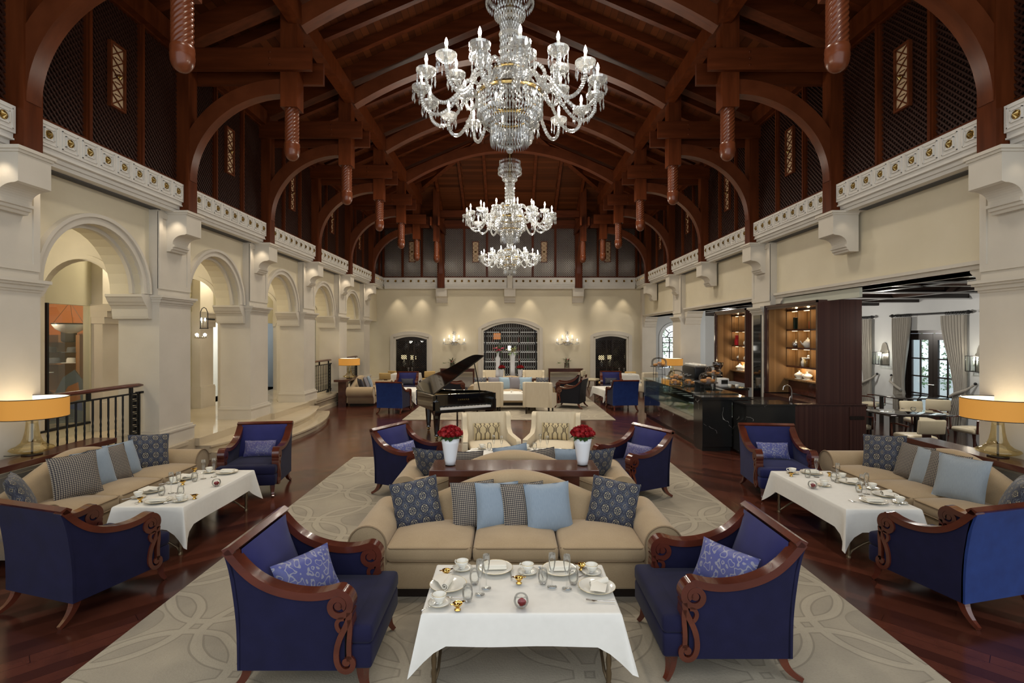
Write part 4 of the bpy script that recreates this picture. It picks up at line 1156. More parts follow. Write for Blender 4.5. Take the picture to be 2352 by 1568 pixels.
def arm_meshes(r0,z0,r1,zc,low):
    m=MB()
    P=bez((r0,0,z0-.06),(r0+.02,0,z0+.14),(r0+.16,0,z0+.16),(r0+.24,0,z0-.02),8)+bez((r0+.24,0,z0-.02),(lerp(r0,r1,.55),0,low+.02),(lerp(r0,r1,.70),0,low-.03),(lerp(r0,r1,.84),0,low+.02),8)[1:]+bez((lerp(r0,r1,.84),0,low+.02),(r1-.03,0,low+.06),(r1,0,low+.12),(r1,0,zc),7)[1:]
    Q=[]
    for a,b in zip(P,P[1:]): Q+=[a,tuple(lerp(u,v,.33) for u,v in zip(a,b)),tuple(lerp(u,v,.67) for u,v in zip(a,b))]
    m.tube(Q+[P[-1]],[.017+.007*(i%2) for i in range(len(Q)+1)],6,False)
    arm=m.mesh('arm'); arm.materials.append(crystal)
    m=MB()
    m.lathe([(.018,-.03),(.03,-.01),(.075,.0),(.105,.035),(.108,.06),(.10,.035),(.03,.015),(.02,.03)],(r1,0,zc),n=14,smooth=False)
    for i in range(10):
        a=2*pi*i/10; x=r1+.098*cos(a); y=.098*sin(a)
        for s,(za,zb,w) in enumerate(((.03,-.02,.008),(-.02,-.115,.012))):
            zm=lerp(za,zb,.6); vs=[(x,y,zc+za),(x+w,y,zc+zm),(x,y+w,zc+zm),(x-w,y,zc+zm),(x,y-w,zc+zm),(x,y,zc+zb)]
            m.add(vs,[(0,1,2),(0,2,3),(0,3,4),(0,4,1),(5,2,1),(5,3,2),(5,4,3),(5,1,4)])
    pan=m.mesh('drip_pan'); pan.materials.append(crystal)
    m=MB(); m.lathe([(0,.02),(.016,.02),(.0155,.135),(0,.135)],(r1,0,zc),n=10); can=m.mesh('candle'); can.materials.append(candle_m)
    m=MB(); m.lathe([(0,.135),(.013,.145),(.019,.170),(.012,.205),(0,.232)],(r1,0,zc),n=10); bul=m.mesh('bulb'); bul.materials.append(bulb_m)
    return arm,pan,can,bul
AM1=arm_meshes(.36,5.02,1.00,5.05,4.80); AM2=arm_meshes(.20,5.24,.62,5.16,5.00)
def make_chandelier(y,label):
    t=thing('chandelier',label,'chandelier',(0,y,4.4),0,'crystal chandeliers of the hall')
    Z=(0,0,-4.4)
    m=MB()
    bead_fringe(m,.108,5.96,5.27,22,.012,0,9); bead_fringe(m,.085,5.96,5.27,16,.012,.0,8)
    for z in (5.35,5.55,5.75,5.93): m.lathe([(.10,z-.02),(.128,z),(.10,z+.02)],n=22,smooth=False)
    m.build('crystal_column',crystal_dense,t,Z)
    m=MB(); m.lathe([(.05,5.9),(.05,6.7),(.045,rz(0)-.5)],n=10); m.build('stem',brass,t,Z)
    m=MB()
    for r,z1,z0,n in ((.17,6.02,5.93,30),(.27,6.24,6.06,46),(.24,6.40,6.24,40)): bead_fringe(m,r,z1,z0,n,.011,0,2)
    bead_fringe(m,.23,6.30,6.10,34,.012,0,2); bead_fringe(m,.14,6.1,5.9,24,.012,0,2)
    o=m.build('crystal_crown',crystal_dense,t,Z); o['kind']='stuff'
    for r,z,hh in ((.205,5.315,.035),(.375,5.045,.05),(.225,4.785,.03)):
        m=MB(); m.lathe([(r,z-hh/2),(r+.008,z),(r,z+hh/2),(r-.012,z+hh/2),(r-.012,z-hh/2),(r,z-hh/2)],n=36); m.build('brass_ring',brass,t,Z)
    m=MB(); bead_fringe(m,.20,5.29,5.08,36,.011,-.15,3); bead_fringe(m,.24,5.33,5.30,30,.01); bead_fringe(m,.17,5.28,5.10,30,.012,-.12,3); o=m.build('crystal_skirt',crystal_dense,t,Z); o['kind']='stuff'
    m=MB(); bead_fringe(m,.372,5.02,4.80,64,.011,0,4); bead_fringe(m,.372,4.84,4.68,64,.010,.10,2); bead_fringe(m,.33,5.0,4.76,56,.013,0.02,4); o=m.build('crystal_basket',crystal_dense,t,Z); o['kind']='stuff'
    m=MB(); bead_fringe(m,.222,4.77,4.62,44,.010,0,3); bead_fringe(m,.218,4.64,4.47,40,.011,.0,1); bead_fringe(m,.15,4.62,4.48,26,.010,0,2); bead_fringe(m,.19,4.76,4.55,36,.012,0,3); o=m.build('crystal_fringe',crystal_dense,t,Z); o['kind']='stuff'
    m=MB(); m.sphere((0,0,4.435),.045,14,8); m.tube([(0,0,4.6),(0,0,4.47)],.008,6); m.build('crystal_ball',crystal,t,Z)
    for AM,n,off in ((AM1,16,.10),(AM2,8,.28)):
        for i in range(n):
            a=bpy.data.objects.new('arm',AM[0]); COL.objects.link(a); setpar(a,t); a.location=Z; a.rotation_euler=(0,0,off+2*pi*i/n)
            for nm,me in zip(('drip_pan','candle','bulb'),AM[1:]):
                b=bpy.data.objects.new(nm,me); COL.objects.link(b); setpar(b,a)
    return t
make_chandelier(6.0,'nearest and largest-looking crystal chandelier over the front seating')
make_chandelier(12.25,'middle crystal chandelier over the piano')
make_chandelier(18.4,'farthest crystal chandelier, lowest in the photograph')
# crystal wall lights on the back wall
def wall_light(x,label):
    t=thing('crystal_sconce',label,'wall light',(x,YB,2.1),0,'crystal wall lights on the back wall')
    m=MB(); m.lathe([(.03,.42),(.06,.40),(.04,.30),(.07,.22),(.05,.12),(.09,.02),(.16,-.02),(.17,-.06)],(0,-.16,0),n=12); m.build('crystal_body',crystal_dense,t)
    m=MB(); m.lathe([(.17,-.06),(.175,-.08),(.17,-.10)],(0,-.16,0),n=14); m.build('brass_ring',brass,t)
    m=MB(); bead_fringe(m,.15,-.10,-.22,16,.014,.06,2); bead_fringe(m,.08,.40,.30,10,.012); 
    f=m.build('crystal_drops',crystal_dense,t,(0,-.16,0)); f['kind']='stuff'
    for dx,dz,dy in ((-.45,0,-.16),(-.22,.17,-.2),(0,.05,-.40),(.22,.17,-.2),(.45,0,-.16)):
        m=MB(); m.tube(bez((dx*.15,-.16,-.02),(dx*.5,dy-.03,-.20),(dx*.95,dy,-.22),(dx,dy,dz-.10),10),.014,6); a=m.build('arm',crystal,t)
        m=MB(); m.lathe([(.02,0),(.075,.03),(.02,.01)],(dx,dy,dz-.11),n=10); bead_fringe_at=[]; 
        for q in range(6):
            an=2*pi*q/6; xx,yy=dx+.068*cos(an),dy+.068*sin(an); m.tube([(xx,yy,dz-.08),(xx,yy,dz-.20)],[.012,.004],4)
        m.build('drip_pan',crystal,a)
        MB().lathe([(.013,0),(.012,.10),(0,.10)],(dx,dy,dz-.10),n=8).build('candle',candle_m,a)
        MB().lathe([(0,0),(.018,.03),(.012,.06),(0,.085)],(dx,dy,dz),n=8).build('bulb',bulb_m,a)
    light('POINT','wall_light_lamp',(x,YB-.38,2.22),SCONCE_W,(1,.82,.60),.12)
# ------------------------------------------------------------------ table lamps
def lamp(x,y,z,label,yaw=0):
    t=thing('table_lamp',label,'table lamp',(x,y,z),yaw,'amber-shaded table lamps')
    m=MB(); m.lathe([(0,0),(.10,0),(.10,.014),(0,.018)],n=24); m.build('foot',blackwood,t)
    m=MB(); m.lathe([(.0,.018),(.12,.030),(.19,.050),(.212,.070),(.200,.085),(.145,.108),(.105,.145),(.082,.20),(.066,.28),(.058,.36),(.055,.41),(.045,.42)],n=32); m.build('glass_base',amber_glass,t)
    m=MB(); m.tube([(0,0,.0),(0,0,.46)],.011,8); m.lathe([(.05,.43),(.05,.437),(0,.437)],n=16); m.build('stem',blackwood,t)
    m=MB(); m.lathe([(.345,.445),(.345,.675)],n=40); s=m.build('lamp_shade',shade_m,t)
    m=MB(); m.lathe([(.339,.445),(.339,.675)],n=40); m.lathe([(.0,.448),(.335,.448)],n=40); m.build('shade_lining',shade_in,s)
    m=MB(); 
    for z_ in (.445,.675): m.lathe([(.347,z_-.004),(.349,z_),(.347,z_+.004),(.338,z_+.004),(.338,z_-.004)],n=40)
    m.build('shade_trim',blackwood,s)
    light('POINT','table_lamp_bulb',(x,y,z+.60),LAMP_W,(1,.78,.50),.06)
    m=MB(); m.tube([(.10,.02,.008),(.18,.06,.006),(.28,.02,.006),(.34,.10,.006)],.004,6); m.build('cord',iron,t)
lamp(-5.66,6.21,.90,'amber drum-shaded lamp on the left console beside the railing',R(200))
lamp(5.68,6.10,.90,'amber drum-shaded lamp on the right console by the dining room')
lamp(-5.42,17.7,.88,'small-looking amber lamp at the far left behind the end-on sofa')
t=lamp(5.45,17.6,.88,'small-looking amber lamp behind the glass cake domes at the bar')
make_console('dark console table under the small amber lamp beyond the bar',(5.55,17.7,0),R(-90),1.5,.42,.88)
# ------------------------------------------------------------------ vases and flowers
def rose_mesh():
    m=MB(); m.sphere((0,0,0),.024,8,6,(1,1,.9))
    for k,(r,n,h) in enumerate(((.018,4,.020),(.027,5,.012),(.034,6,.0))):
        for i in range(n):
            a=2*pi*i/n+k*.5; P=[]
            for u in range(4):
                row=[]
                for v in range(4):
                    b=a+(v/3-.5)*1.5; rr=r*(.55+.45*u/3)+.004*(u==3); row.append((rr*cos(b),rr*sin(b),-.018+h+(.034*u/3)-(.008*abs(v-1.5)/1.5 if u==3 else 0)))
                P.append(row)
            m.grid(P,True,False,False)
    return m
rose_me=rose_mesh().mesh('rose'); rose_me.materials.append(red_rose)
def leafs(m,c,n,r0,r1,L,seed,droop=.3,w=.02):
    rnd=random.Random(seed)
    for i in range(n):
        a=2*pi*i/n+rnd.random()*.5; up=rnd.uniform(-droop,1-droop); d=Vector((cos(a),sin(a),up)).normalized(); s=Vector((-sin(a),cos(a),0))
        p=Vector(c)+Vector((cos(a),sin(a),0))*r0; l=L*rnd.uniform(.7,1.15)
        P=[p,p+d*l*.35+s*w,p+d*l*.7+s*w*.7-Vector((0,0,l*.05)),p+d*l-Vector((0,0,l*.14)),p+d*l*.7-s*w*.7-Vector((0,0,l*.05)),p+d*l*.35-s*w]
        m.add(P+[p+d*l*.5+Vector((0,0,.006))],[(0,1,6),(1,2,6),(2,3,6),(3,4,6),(4,5,6),(5,0,6)],True)
def rose_vase(x,y,z,lv,lr,h=.30):
    v=thing('vase',lv,'vase',(x,y,z),0,'white vases of red roses')
    MB().lathe([(0,0),(.056,.0),(.060,.008),(.060,.012)],n=24).build('glass_foot',glass,v)
    MB().lathe([(.0,.012),(.056,.012),(.064,.06),(.078,.15),(.092,h*.8),(.102,h),(.097,h),(.085,h*.75),(0,h*.7)],n=28).build('vase_body',white_vase,v)
    b=thing('rose_bouquet',lr,'bouquet',(x,y,z+h),0,'bouquets of red roses')
    rnd=random.Random(3)
    k=0
    for ring,(rr,zz,n) in enumerate(((0,.112,1),(.040,.103,6),(.078,.080,10),(.105,.045,13))):
        for i in range(n):
            a=2*pi*i/n+ring*.4; o=bpy.data.objects.new('rose',rose_me); COL.objects.link(o); setpar(o,b)
            o.location=(rr*cos(a),rr*sin(a),zz+rnd.uniform(-.006,.006)); o.rotation_euler=(sin(a)*-rr*7,cos(a)*rr*7,rnd.random()*6)
    m=MB(); leafs(m,(0,0,.02),9,.08,.1,.085,2,.75,.024); leafs(m,(0,0,.015),7,.09,.1,.06,5,.9,.02); m.build('leaves',leaf_m,b)
    m=MB(); m.lathe([(.085,-.02),(.09,.03),(.05,.07),(0,.09)],n=12); m.build('stems',leaf_m,b)
rose_vase(-.652,5.75,.886,'white opal vase at the left end of the mahogany console','round bouquet of red roses at the left end of the mahogany console')
rose_vase(.798,5.75,.886,'white opal vase at the right end of the mahogany console','round bouquet of red roses at the right end of the mahogany console')
rose_vase(-.30,18.72,.796,'distant white rose vase between the two tall white vases','distant red rose bouquet between the two tall white vases',.34)
rose_vase(.37,18.72,.796,'distant white rose vase right of both tall vases','distant red rose bouquet right of both tall vases',.34)
def lily_bunch(name,label,x,y,z,seed,petal,leaf,n=9,L=.24,group=None,spread=.12,droop=.2):
    b=thing(name,label,'flowers',(x,y,z),0,group); rnd=random.Random(seed)
    m=MB(); leafs(m,(0,0,.03),12,.02,.1,L,seed,droop,.028); leafs(m,(0,0,.10),8,.02,.1,L*.9,seed+1,-.3,.024); m.build('leaves',leaf,b)
    for i in range(n):
        a=rnd.random()*6.3; rr=rnd.uniform(.04,spread); m=MB(); leafs(m,(rr*cos(a),rr*sin(a),rnd.uniform(.02,.16)),6,.005,.02,.085,i,.1,.022); m.build('lily',petal,b)
    return b
for x,h,p,lf,lv,lr in ((-.43,.95,pinkf,leaf_m,'taller flared white vase, left of the pair on the far console','pink lilies with green leaves in the left tall white vase'),(.10,.93,creamf,leaf2,'straight cylindrical white vase, right of the pair on the far console','pale green orchids in the right tall white vase')):
    v=thing('vase',lv,'vase',(x,18.75,.80),0)
    if x<0: prof=[(0,0),(.085,0),(.08,.15),(.075,.5),(.085,.66),(.085,.72),(.045,.80),(.06,h),(.05,h),(.03,.82),(0,.8)]
    else: prof=[(0,0),(.095,0),(.085,.3),(.085,.7),(.105,h),(.095,h),(.07,.7),(0,.6)]
    MB().lathe(prof,n=24).build('vase_body',white_vase,v)
    lily_bunch('lily_bouquet',lr,x,18.75,.80+h-.02,4 if x<0 else 9,p,lf,12,.26,None,.22 if x<0 else .2,.2 if x<0 else .7)
for x,lv,lr,s in ((2.56,'clear glass vase on the right back-wall table','tropical flowers on the right back-wall table',5),(-2.58,'clear glass vase on the left back-wall table','tropical flowers on the left back-wall table',8)):
    v=thing('vase',lv,'vase',(x,YB-.34,.861),0); MB().lathe([(0,0),(.12,0),(.12,.25),(.115,.25),(.115,.02),(0,.02)],n=16).build('vase_body',glass,v)
    b=lily_bunch('tropical_bouquet',lr,x,YB-.42,1.10,s,pinkf,leaf_m,4,.30,None,.06,.15)
    m=MB(); 
    for i in range(7): m.tube([(.03*cos(i),.03*sin(i),-.20),(.07*cos(i),.07*sin(i),.1)],.008,5)
    m.build('stems',leaf_m,b)
    m=MB(); leafs(m,(-.35,0,-.02),10,.01,.05,.16,s,.1,.02); m.build('side_spray',leaf2,b)
wall_light(-2.52,'crystal wall light left of the centre window'); wall_light(2.60,'crystal wall light right of the centre window')
# ------------------------------------------------------------------ grand piano
pt=thing('grand_piano','black grand piano with its lid propped open','piano',(-1.0,11.84,0),R(27))
OUT=[(-.74,.02),(-.74,1.12)]+bez((-.74,1.12),(-.74,1.45),(-.62,1.60),(-.42,1.60),8)[1:]+bez((-.42,1.60),(-.12,1.60),(-.08,1.15),(.22,.98),9)[1:]+bez((.22,.98),(.52,.82),(.74,.75),(.74,.42),8)[1:]+[(.74,.02)]
m=MB(); m.strip(OUT[::-1],.05,'z',.66,.99,True); m.build('rim',lacquer,pt)
m=MB(); inner=[(x*.97,max(.21,.05+(y-.05)*.975)) for x,y in OUT]; m.prism(inner,'z',.66,.74); m.build('soundboard',felt,pt)
m=MB(); m.prism([(x*.86,.22+(y-.2)*.86) for x,y in OUT if y>.1],'z',.86,.885)
m.build('iron_plate',plate_gold,pt)
m=MB(); m.box(-.74,.74,-.02,.20,.60,.69); m.box(-.74,-.63,-.06,.22,.62,.86); m.box(.63,.74,-.06,.22,.62,.86); m.box(-.64,.64,-.06,-.035,.62,.675); o=m.build('key_bed',lacquer,pt); finish(o,.008)
m=MB(); m.box(-.63,.63,.13,.165,.70,.975); m.box(-.72,.72,.165,.20,.72,.99); f=m.build('fallboard',lacquer,pt)
tx=bpy.data.curves.new('lettering','FONT'); tx.body='YAMAHA'; tx.size=.052; tx.align_x='CENTER'; tx.extrude=.001; tx.space_character=1.5
_t=bpy.data.objects.new('lettering_source',tx); COL.objects.link(_t); _me=bpy.data.meshes.new_from_object(_t.evaluated_get(bpy.context.evaluated_depsgraph_get())); bpy.data.objects.remove(_t); to=bpy.data.objects.new('lettering',_me); COL.objects.link(to); setpar(to,f); to.location=(0,.127,.842); to.rotation_euler=(pi/2,0,0); _me.materials.clear(); _me.materials.append(brass)
m=MB()
for i in range(52): x=-.612+i*.0236; m.box(x+.0006,x+.0230,-.034,.13,.676,.718)
m.build('white_keys',ivory,pt)['kind']='stuff'
m=MB()
for i in range(51):
    if i%7 in (0,1,3,4,5): x=-.612+(i+1)*.0236; m.box(x-.006,x+.006,.035,.13,.718,.732)
m.build('black_keys',lacquer,pt)['kind']='stuff'
m=MB(); m.prism([(x+.74+.0,y) for x,y in OUT],'z',0,.026); lid=m.build('lid',lacquer,pt,(-.745,0,1.005),(0,-radians(34.5),0)); finish(lid,.006)
m=MB(); m.tube([(.60,.55,.95),(.42,.50,1.70)],.014,6); m.build('lid_prop',lacquer,pt)
for x,y in ((-.64,.12),(.64,.12),(-.42,1.36)):
    m=MB(); m.prism([],'z',0,0) if 0 else None
    m.lathe([(0,.66),(.12,.66),(.115,.60),(.085,.54),(.082,.48),(.060,.20),(.048,.12),(.058,.09),(.035,.075),(0,.075)],(x,y,0),n=8,smooth=False); l=m.build('leg',lacquer,pt)
    m=MB(); m.lathe([(0,-.012),(.036,-.012),(.036,.012),(0,.012)],n=12); m.build('caster',brass,l,(x,y,.038),(pi/2,0,.4))
m=MB(); m.box(-.10,-.07,.28,.31,.12,.66); m.box(.07,.10,.28,.31,.12,.66); m.box(-.16,.16,.22,.36,.07,.13); m.build('pedal_lyre',lacquer,pt)
m=MB()
for x in (-.08,0,.08): m.box(x-.012,x+.012,.12,.24,.09,.10)
m.build('pedals',brass,pt)
t=thing('piano_bench','black piano bench between the keyboard and the left wing chair','bench',(-.60,10.95,0),R(27))
o=MB().rbox(-.38,.38,-.17,.17,.42,.50,.025).build('seat',black_cloth,t)
MB().box(-.36,.36,-.15,.15,.34,.42).build('apron',lacquer,t)
for sx in (-1,1):
    for sy in (-1,1): MB().tube([(sx*.33,sy*.12,.36),(sx*.33,sy*.12,0)],[.032,.02],6).build('leg',lacquer,t)
# ------------------------------------------------------------------ railings on the gallery
def railing(y0,y1,label,x=-6.15,posts=True):
    L=y1-y0; t=thing('railing',label,'railing',(x,y0,.42),0,'iron gallery railings')
    m=MB(); m.tube([(0,-.02,1.07)]+[(0,L*i/8,1.075) for i in range(1,8)]+[(0,L+.0,1.07),(0,L+.10,1.065)],[.034]*9+[.015],10); m.build('handrail',rail_m,t)
    m=MB(); m.box(-.012,.012,0,L,.93,.955); m.box(-.012,.012,0,L,.08,.105); m.build('rail_bar',iron,t)
    n=int(L/.155)
    for i in range(n):
        y=.06+i*.15
        if y>L-.24: break
        P=[]; m=MB()
        for j in range(25):
            z=lerp(.10,.94,j/24); tw=(z-.25)*34 if .25<z<.66 else (14 if z>=.66 else 0); row=[]
            for q in range(7):
                a=2*pi*q/6; r=.013*(1+.25*cos(2*(a-tw))); row.append((r*cos(a),y+r*sin(a),z))
            P.append(row)
        m.grid(P,True,False,False); m.build('baluster',iron,t)
    m=MB(); w=.16; y=L-w
    m.box(-.02,.02,y-.03,y,0.0,.955); m.box(-.02,.02,L-.01,L+.02,0,.955); m.box(-.02,.02,L-.05,L+.10,.93,.965); m.box(-.02,.02,L,L+.09,.06,.10)
    k=0
    for i in range(8):
        z=.10+i*.105
        m.beam((0,y,z),(0,L,z),.014,.02); m.beam((0,y+w*.5,z+.02),(0,y+w*.5,z+.085),.02,.06); m.beam((0,y+w*.2,z+.05),(0,y+w*.8,z+.05),.02,.022)
    m.build('fretwork_panel',iron,t)
    for y in (.18,L*.5,L-.17): MB().box(-.016,.016,y-.03,y+.03,.955,1.05).build('rail_support',iron,t)
    for y in (.3,L-.30): MB().lathe([(.05,0),(.05,.012),(.02,.03),(.014,.10)],(0,y,0),n=10).build('floor_flange',iron,t)
railing(6.62,8.68,'black iron gallery railing with twisted balusters beside the nearest arch')
railing(15.9,17.95,'black iron gallery railing beyond the stairs, behind the far left lamp')
railing(19.0,21.05,'farthest black iron gallery railing, near the back wall')
# ------------------------------------------------------------------ windows of the back wall and the rooms behind
rear_m=mat('rear_room_brown',(.035,.022,.015),.5)
for a in ((-6.6,6.6,YB+4.5,YB+4.6,0,4.7),(-6.7,-6.6,YB+.28,YB+4.5,0,4.7),(5.7,5.8,YB+.28,YB+4.5,0,4.7),(-6.6,5.7,YB+.28,YB+4.5,4.6,4.7),(-6.6,5.7,YB+.3,YB+4.5,-.05,0),(-2.6,-2.5,YB+.28,YB+4.5,0,4.6),(2.6,2.7,YB+.28,YB+4.5,0,4.6)):
    struct(MB().box(*a).build('wall_rear_room',rear_m))
def win_glazing(n,a,b,zs,r,hexa):
    w=(b-a)/2; c=(a+b)/2; Rr=(w*w+r*r)/(2*r); top=lambda u: zs+r-Rr+sqrt(max(0,Rr*Rr-(u-c)**2))
    y=YB+.16; o=MB()
    arc=[(c-w+2*w*i/20,top(c-w+2*w*i/20)-.02) for i in range(21)]
    o.strip([(a+.02,0)]+arc[1:-1]+[(b-.02,0)],.05,'y',y-.03,y+.03,False)
    if not hexa:
        for u in (lerp(a,b,.38),lerp(a,b,.57)): o.box(u-.04,u+.04,y-.03,y+.03,0,top(u))
        o.box(a,b,y-.035,y+.035,.42,.55)
    win=struct(o.build('window_%d'%n,blackwood if not hexa else iron))
    if hexa:
        m=MB(); px=.0985; rows=[.18+.355*i for i in range(8)]; dh=.05; nx=int((b-a)/px)
        def wire(p,q):
            m.beam(p,q,.013,.013,up=(0,1,0))
        for i in range(nx+1):
            x=a+.03+i*px
            if x>b-.02: break
            zt=top(x)-.03; cur=0
            for z in rows:
                if z-dh>zt: break
                wire((x,y,cur),(x,y,min(z-dh,zt)))
                if z+dh<zt and x+px<b-.02:
                    wire((x,y,z-dh),(x+px,y,z+dh)); wire((x+px,y,z-dh),(x,y,z+dh))
                cur=z+dh
            if cur<zt: wire((x,y,cur),(x,y,zt))
        m.build('hexagon_lattice',hexmetal,win)
    else:
        l=lattice(b-a-.06,zs-.02,.062,.0115,.02); l.build('lattice',blackwood,win,(a+.03,y,.0))
        q=MB(); q.prism([(a+.02,zs-.06),(b-.02,zs-.06)]+[(u,min(z,top(u)-.015)) for u,z in arc[::-1]],'y',y-.02,y+.02); q.build('arch_panel',blackwood,win)
    g=MB(); g.box(a,b,y+.035,y+.04,0,top(c)); 
    return win
for n,(a,b,_,zs,r) in enumerate(BOP): win_glazing(n+1,a,b,zs,r,n==1)
def little_lamp(x,y,z,label,sm=paleshade,r=.14,h=.2):
    t=thing('table_lamp',label,'table lamp',(x,y,z)); MB().lathe([(0,0),(.07,0),(.05,.03),(.09,.15),(.03,.28),(.02,.36)],n=12).build('lamp_base',white_paint,t); MB().lathe([(r,.34),(r*.92,.34+h)],n=16).build('lamp_shade',sm,t)
little_lamp(-4.62,YB+1.2,.846,'lit cream lamp seen through the left lattice window'); little_lamp(-5.15,YB+1.6,.846,'second cream lamp farther left behind the left lattice window')
little_lamp(4.35,YB+1.0,.846,'lit cream lamp seen through the right lattice window, left of its twin'); little_lamp(4.85,YB+1.5,.846,'lit cream lamp seen through the right lattice window, right of its twin')
for x,y,w,l in ((-4.7,YB+1.4,1.6,'dark sideboard behind the left lattice window'),(4.6,YB+1.25,1.6,'dark sideboard behind the right lattice window')):
    t=thing('sideboard',l,'sideboard',(x,y,0)); MB().box(-w/2,w/2,-.35,.35,.78,.845).build('top',darkwood,t); MB().box(-w/2+.05,w/2-.05,-.3,.3,.012,.78).build('cabinet_body',blackwood,t)
t=thing('bar_shelf','lit bottle shelves behind the centre hexagon window','shelf unit',(0,YB+3.6,0))
MB().box(-1.6,1.6,.2,.3,0,3.6).build('back_panel',MATS['rear_room_brown'],t)
bar_shelf_m=mat('lit_glass_shelf',(.55,.56,.52),.3,emit=(1,.92,.8),estr=.35)
for z in (.95,1.45,1.95,2.5):
    for x0,x1 in ((-1.5,-.55),(-.45,.45),(.55,1.5)):
        MB().box(x0,x1,-.1,.2,z,z+.03).build('shelf',bar_shelf_m,t)
rb=random.Random(5)
for z in (.99,1.49,1.99):
    for i in range(7):
        x=-1.4+i*.46+rb.random()*.06; b=MB().lathe([(0,0),(.05,0),(.05,.2),(.02,.27),(.02,.34),(0,.34)],n=8).build('bottle',(amber_glass,felt,leaf_m)[i%3],None,(x,YB+3.6,z)); tag(b,'bottle on the lit shelves behind the hexagon window','bottle','bottles behind the hexagon window')
t=thing('pendant_lamp','orange drum pendant lamp behind the hexagon window','pendant lamp',(-.62,YB+1.5,2.15)); MB().lathe([(.17,0),(.17,.3)],n=16).build('lamp_shade',emat('orange_shade_glow',(.8,.28,.08),.6),t); MB().tube([(0,0,.3),(0,0,2.2)],.006,5).build('cord',iron,t)
t=thing('pendant_lamp','small white glass pendant lamp behind the hexagon window','pendant lamp',(-.02,YB+1.3,1.62)); MB().lathe([(0,0),(.07,0),(.07,.22),(0,.22)],n=12).build('glass_shade',emat('white_lantern_glow',(1,.96,.85),3.5),t); MB().tube([(0,0,.22),(0,0,2.2)],.008,5).build('cord',appliance,t)
for x,z,l in ((-4.72,1.95,'white lantern hanging behind the left lattice window'),(-4.2,2.0,'star lantern hanging right behind the left lattice window')):
    t=thing('pendant_lamp',l,'pendant lamp',(x,YB+1.1,z)); MB().lathe([(0,0),(.07,.04),(.08,.12),(.04,.2),(0,.2)],n=10).build('glass_shade',MATS['white_lantern_glow'],t); MB().tube([(0,0,.2),(0,0,2.4)],.006,5).build('cord',iron,t)
light('POINT','rear_room_lamp',(0,YB+2,3.2),REAR_W,WARM,.2); light('POINT','rear_room_lamp',(-4.5,YB+2,3.0),REAR_W,WARM,.2); light('POINT','rear_room_lamp',(4.5,YB+2,3.0),REAR_W,WARM,.2)
# far dining sets beneath the lattice windows
GD='ochre dining chairs by the back wall'
d0=make_dining('ochre chair at the far left table, under the left lattice window, back to us',(-5.05,21.6,0),R(180),GD,ochre)
for x,y,a,l in ((-4.85,22.9,150,'ochre chair at the left of the far left table'),(-3.55,22.7,200,'ochre chair right of the far left table')):
    dup(d0,None,(x,y,0),R(a),l)
dup(d0,None,(3.85,20.95,0),R(190),'ochre chair with its back to us at the far right table'); dup(d0,None,(5.15,22.5,0),R(170),'ochre chair behind the far right table')
e0=make_dining('pale green chair left of the far right table',(3.55,22.6,0),R(60),None,creaml); dup(e0,None,(5.55,21.7,0),R(-100),'pale green chair at the right end of the far right table')
make_table((-4.35,22.0,0),0,1.1,.8,.74,.28,'dining table under a white cloth at the far left window','white tablecloth on the far left dining table',None,None,8)
make_table((4.65,21.8,0),0,1.2,.9,.74,.28,'dining table under a white cloth at the far right window','white tablecloth on the far right dining table',None,None,9)

for i in range(13): light('POINT','lattice_back_lamp',(-5.4+.9*i,YB+.06,5.5),LATT_W*(1.6-abs(i-6)*.18),(1,.93,.82),.12)
# ------------------------------------------------------------------ tableware
def proto(name,parts):
    return name,parts
def lm(prof,n=20): return MB().lathe(prof,n=n)
_m=MB(); _m.lathe([(0,.004),(.07,.004),(.085,.008),(.128,.020),(.130,.023),(.126,.023),(.085,.012),(.07,.008),(0,.008)],n=32)
_r=MB(); _r.lathe([(.119,.0195),(.130,.0238),(.1315,.0225),(.124,.0182)],n=32)
PLATE=[('plate',_m,china,[('gilt_band',_r,china_rim)])]
_m=lm([(0,.003),(.03,.003),(.045,.006),(.072,.015),(.074,.018),(.045,.010),(.025,.007),(0,.007)],24); _r=lm([(.068,.0150),(.0745,.0182),(.0750,.0165),(.070,.0138)],24)
SAUCER=[('saucer',_m,china,[('gilt_band',_r,china_rim)])]
_m=lm([(0,.0),(.022,.0),(.024,.006),(.021,.010),(.032,.022),(.043,.045),(.048,.060),(.046,.060),(.041,.045),(.030,.022),(0,.014)],24)
_r=lm([(.0475,.0585),(.0487,.0612),(.046,.0612)],24)
_h=MB().tube(bez((.043,0,.050),(.075,0,.062),(.078,0,.020),(.036,0,.020),10),.0045,6)
CUP=[('cup',_m,china,[('gilt_band',_r,china_rim),('handle',_h,china)])]
FLUTE=[('flute',lm([(0,0),(.034,0),(.034,.002),(.008,.006),(.004,.015),(.0036,.085),(.010,.105),(.020,.145),(.026,.19),(.0235,.235),(.0228,.235),(.025,.19),(.019,.146),(.009,.108),(0,.10)],20),glass,[])]
TUMB=[('tumbler',lm([(0,0),(.024,0),(.030,.012),(.036,.04),(.034,.075),(.028,.105),(.0272,.105),(.033,.075),(.035,.04),(.028,.014),(0,.010)],20),glass,[])]
_b=lm([(0,0),(.022,0),(.023,.004),(.012,.010),(.012,.018),(.024,.028),(.034,.044),(.033,.045),(.022,.030),(0,.024)],8)
_h=MB()
for s in (-1,1): _h.grid([[(s*.032,-.010,.044),(s*.046,-.010,.046),(s*.052,-.003,.046)],[(s*.032,.010,.044),(s*.046,.010,.046),(s*.052,.003,.046)]],False,False,False)
GOLD=[('tea_strainer',_b,gold,[('strainer_handle',_h,gold)])]
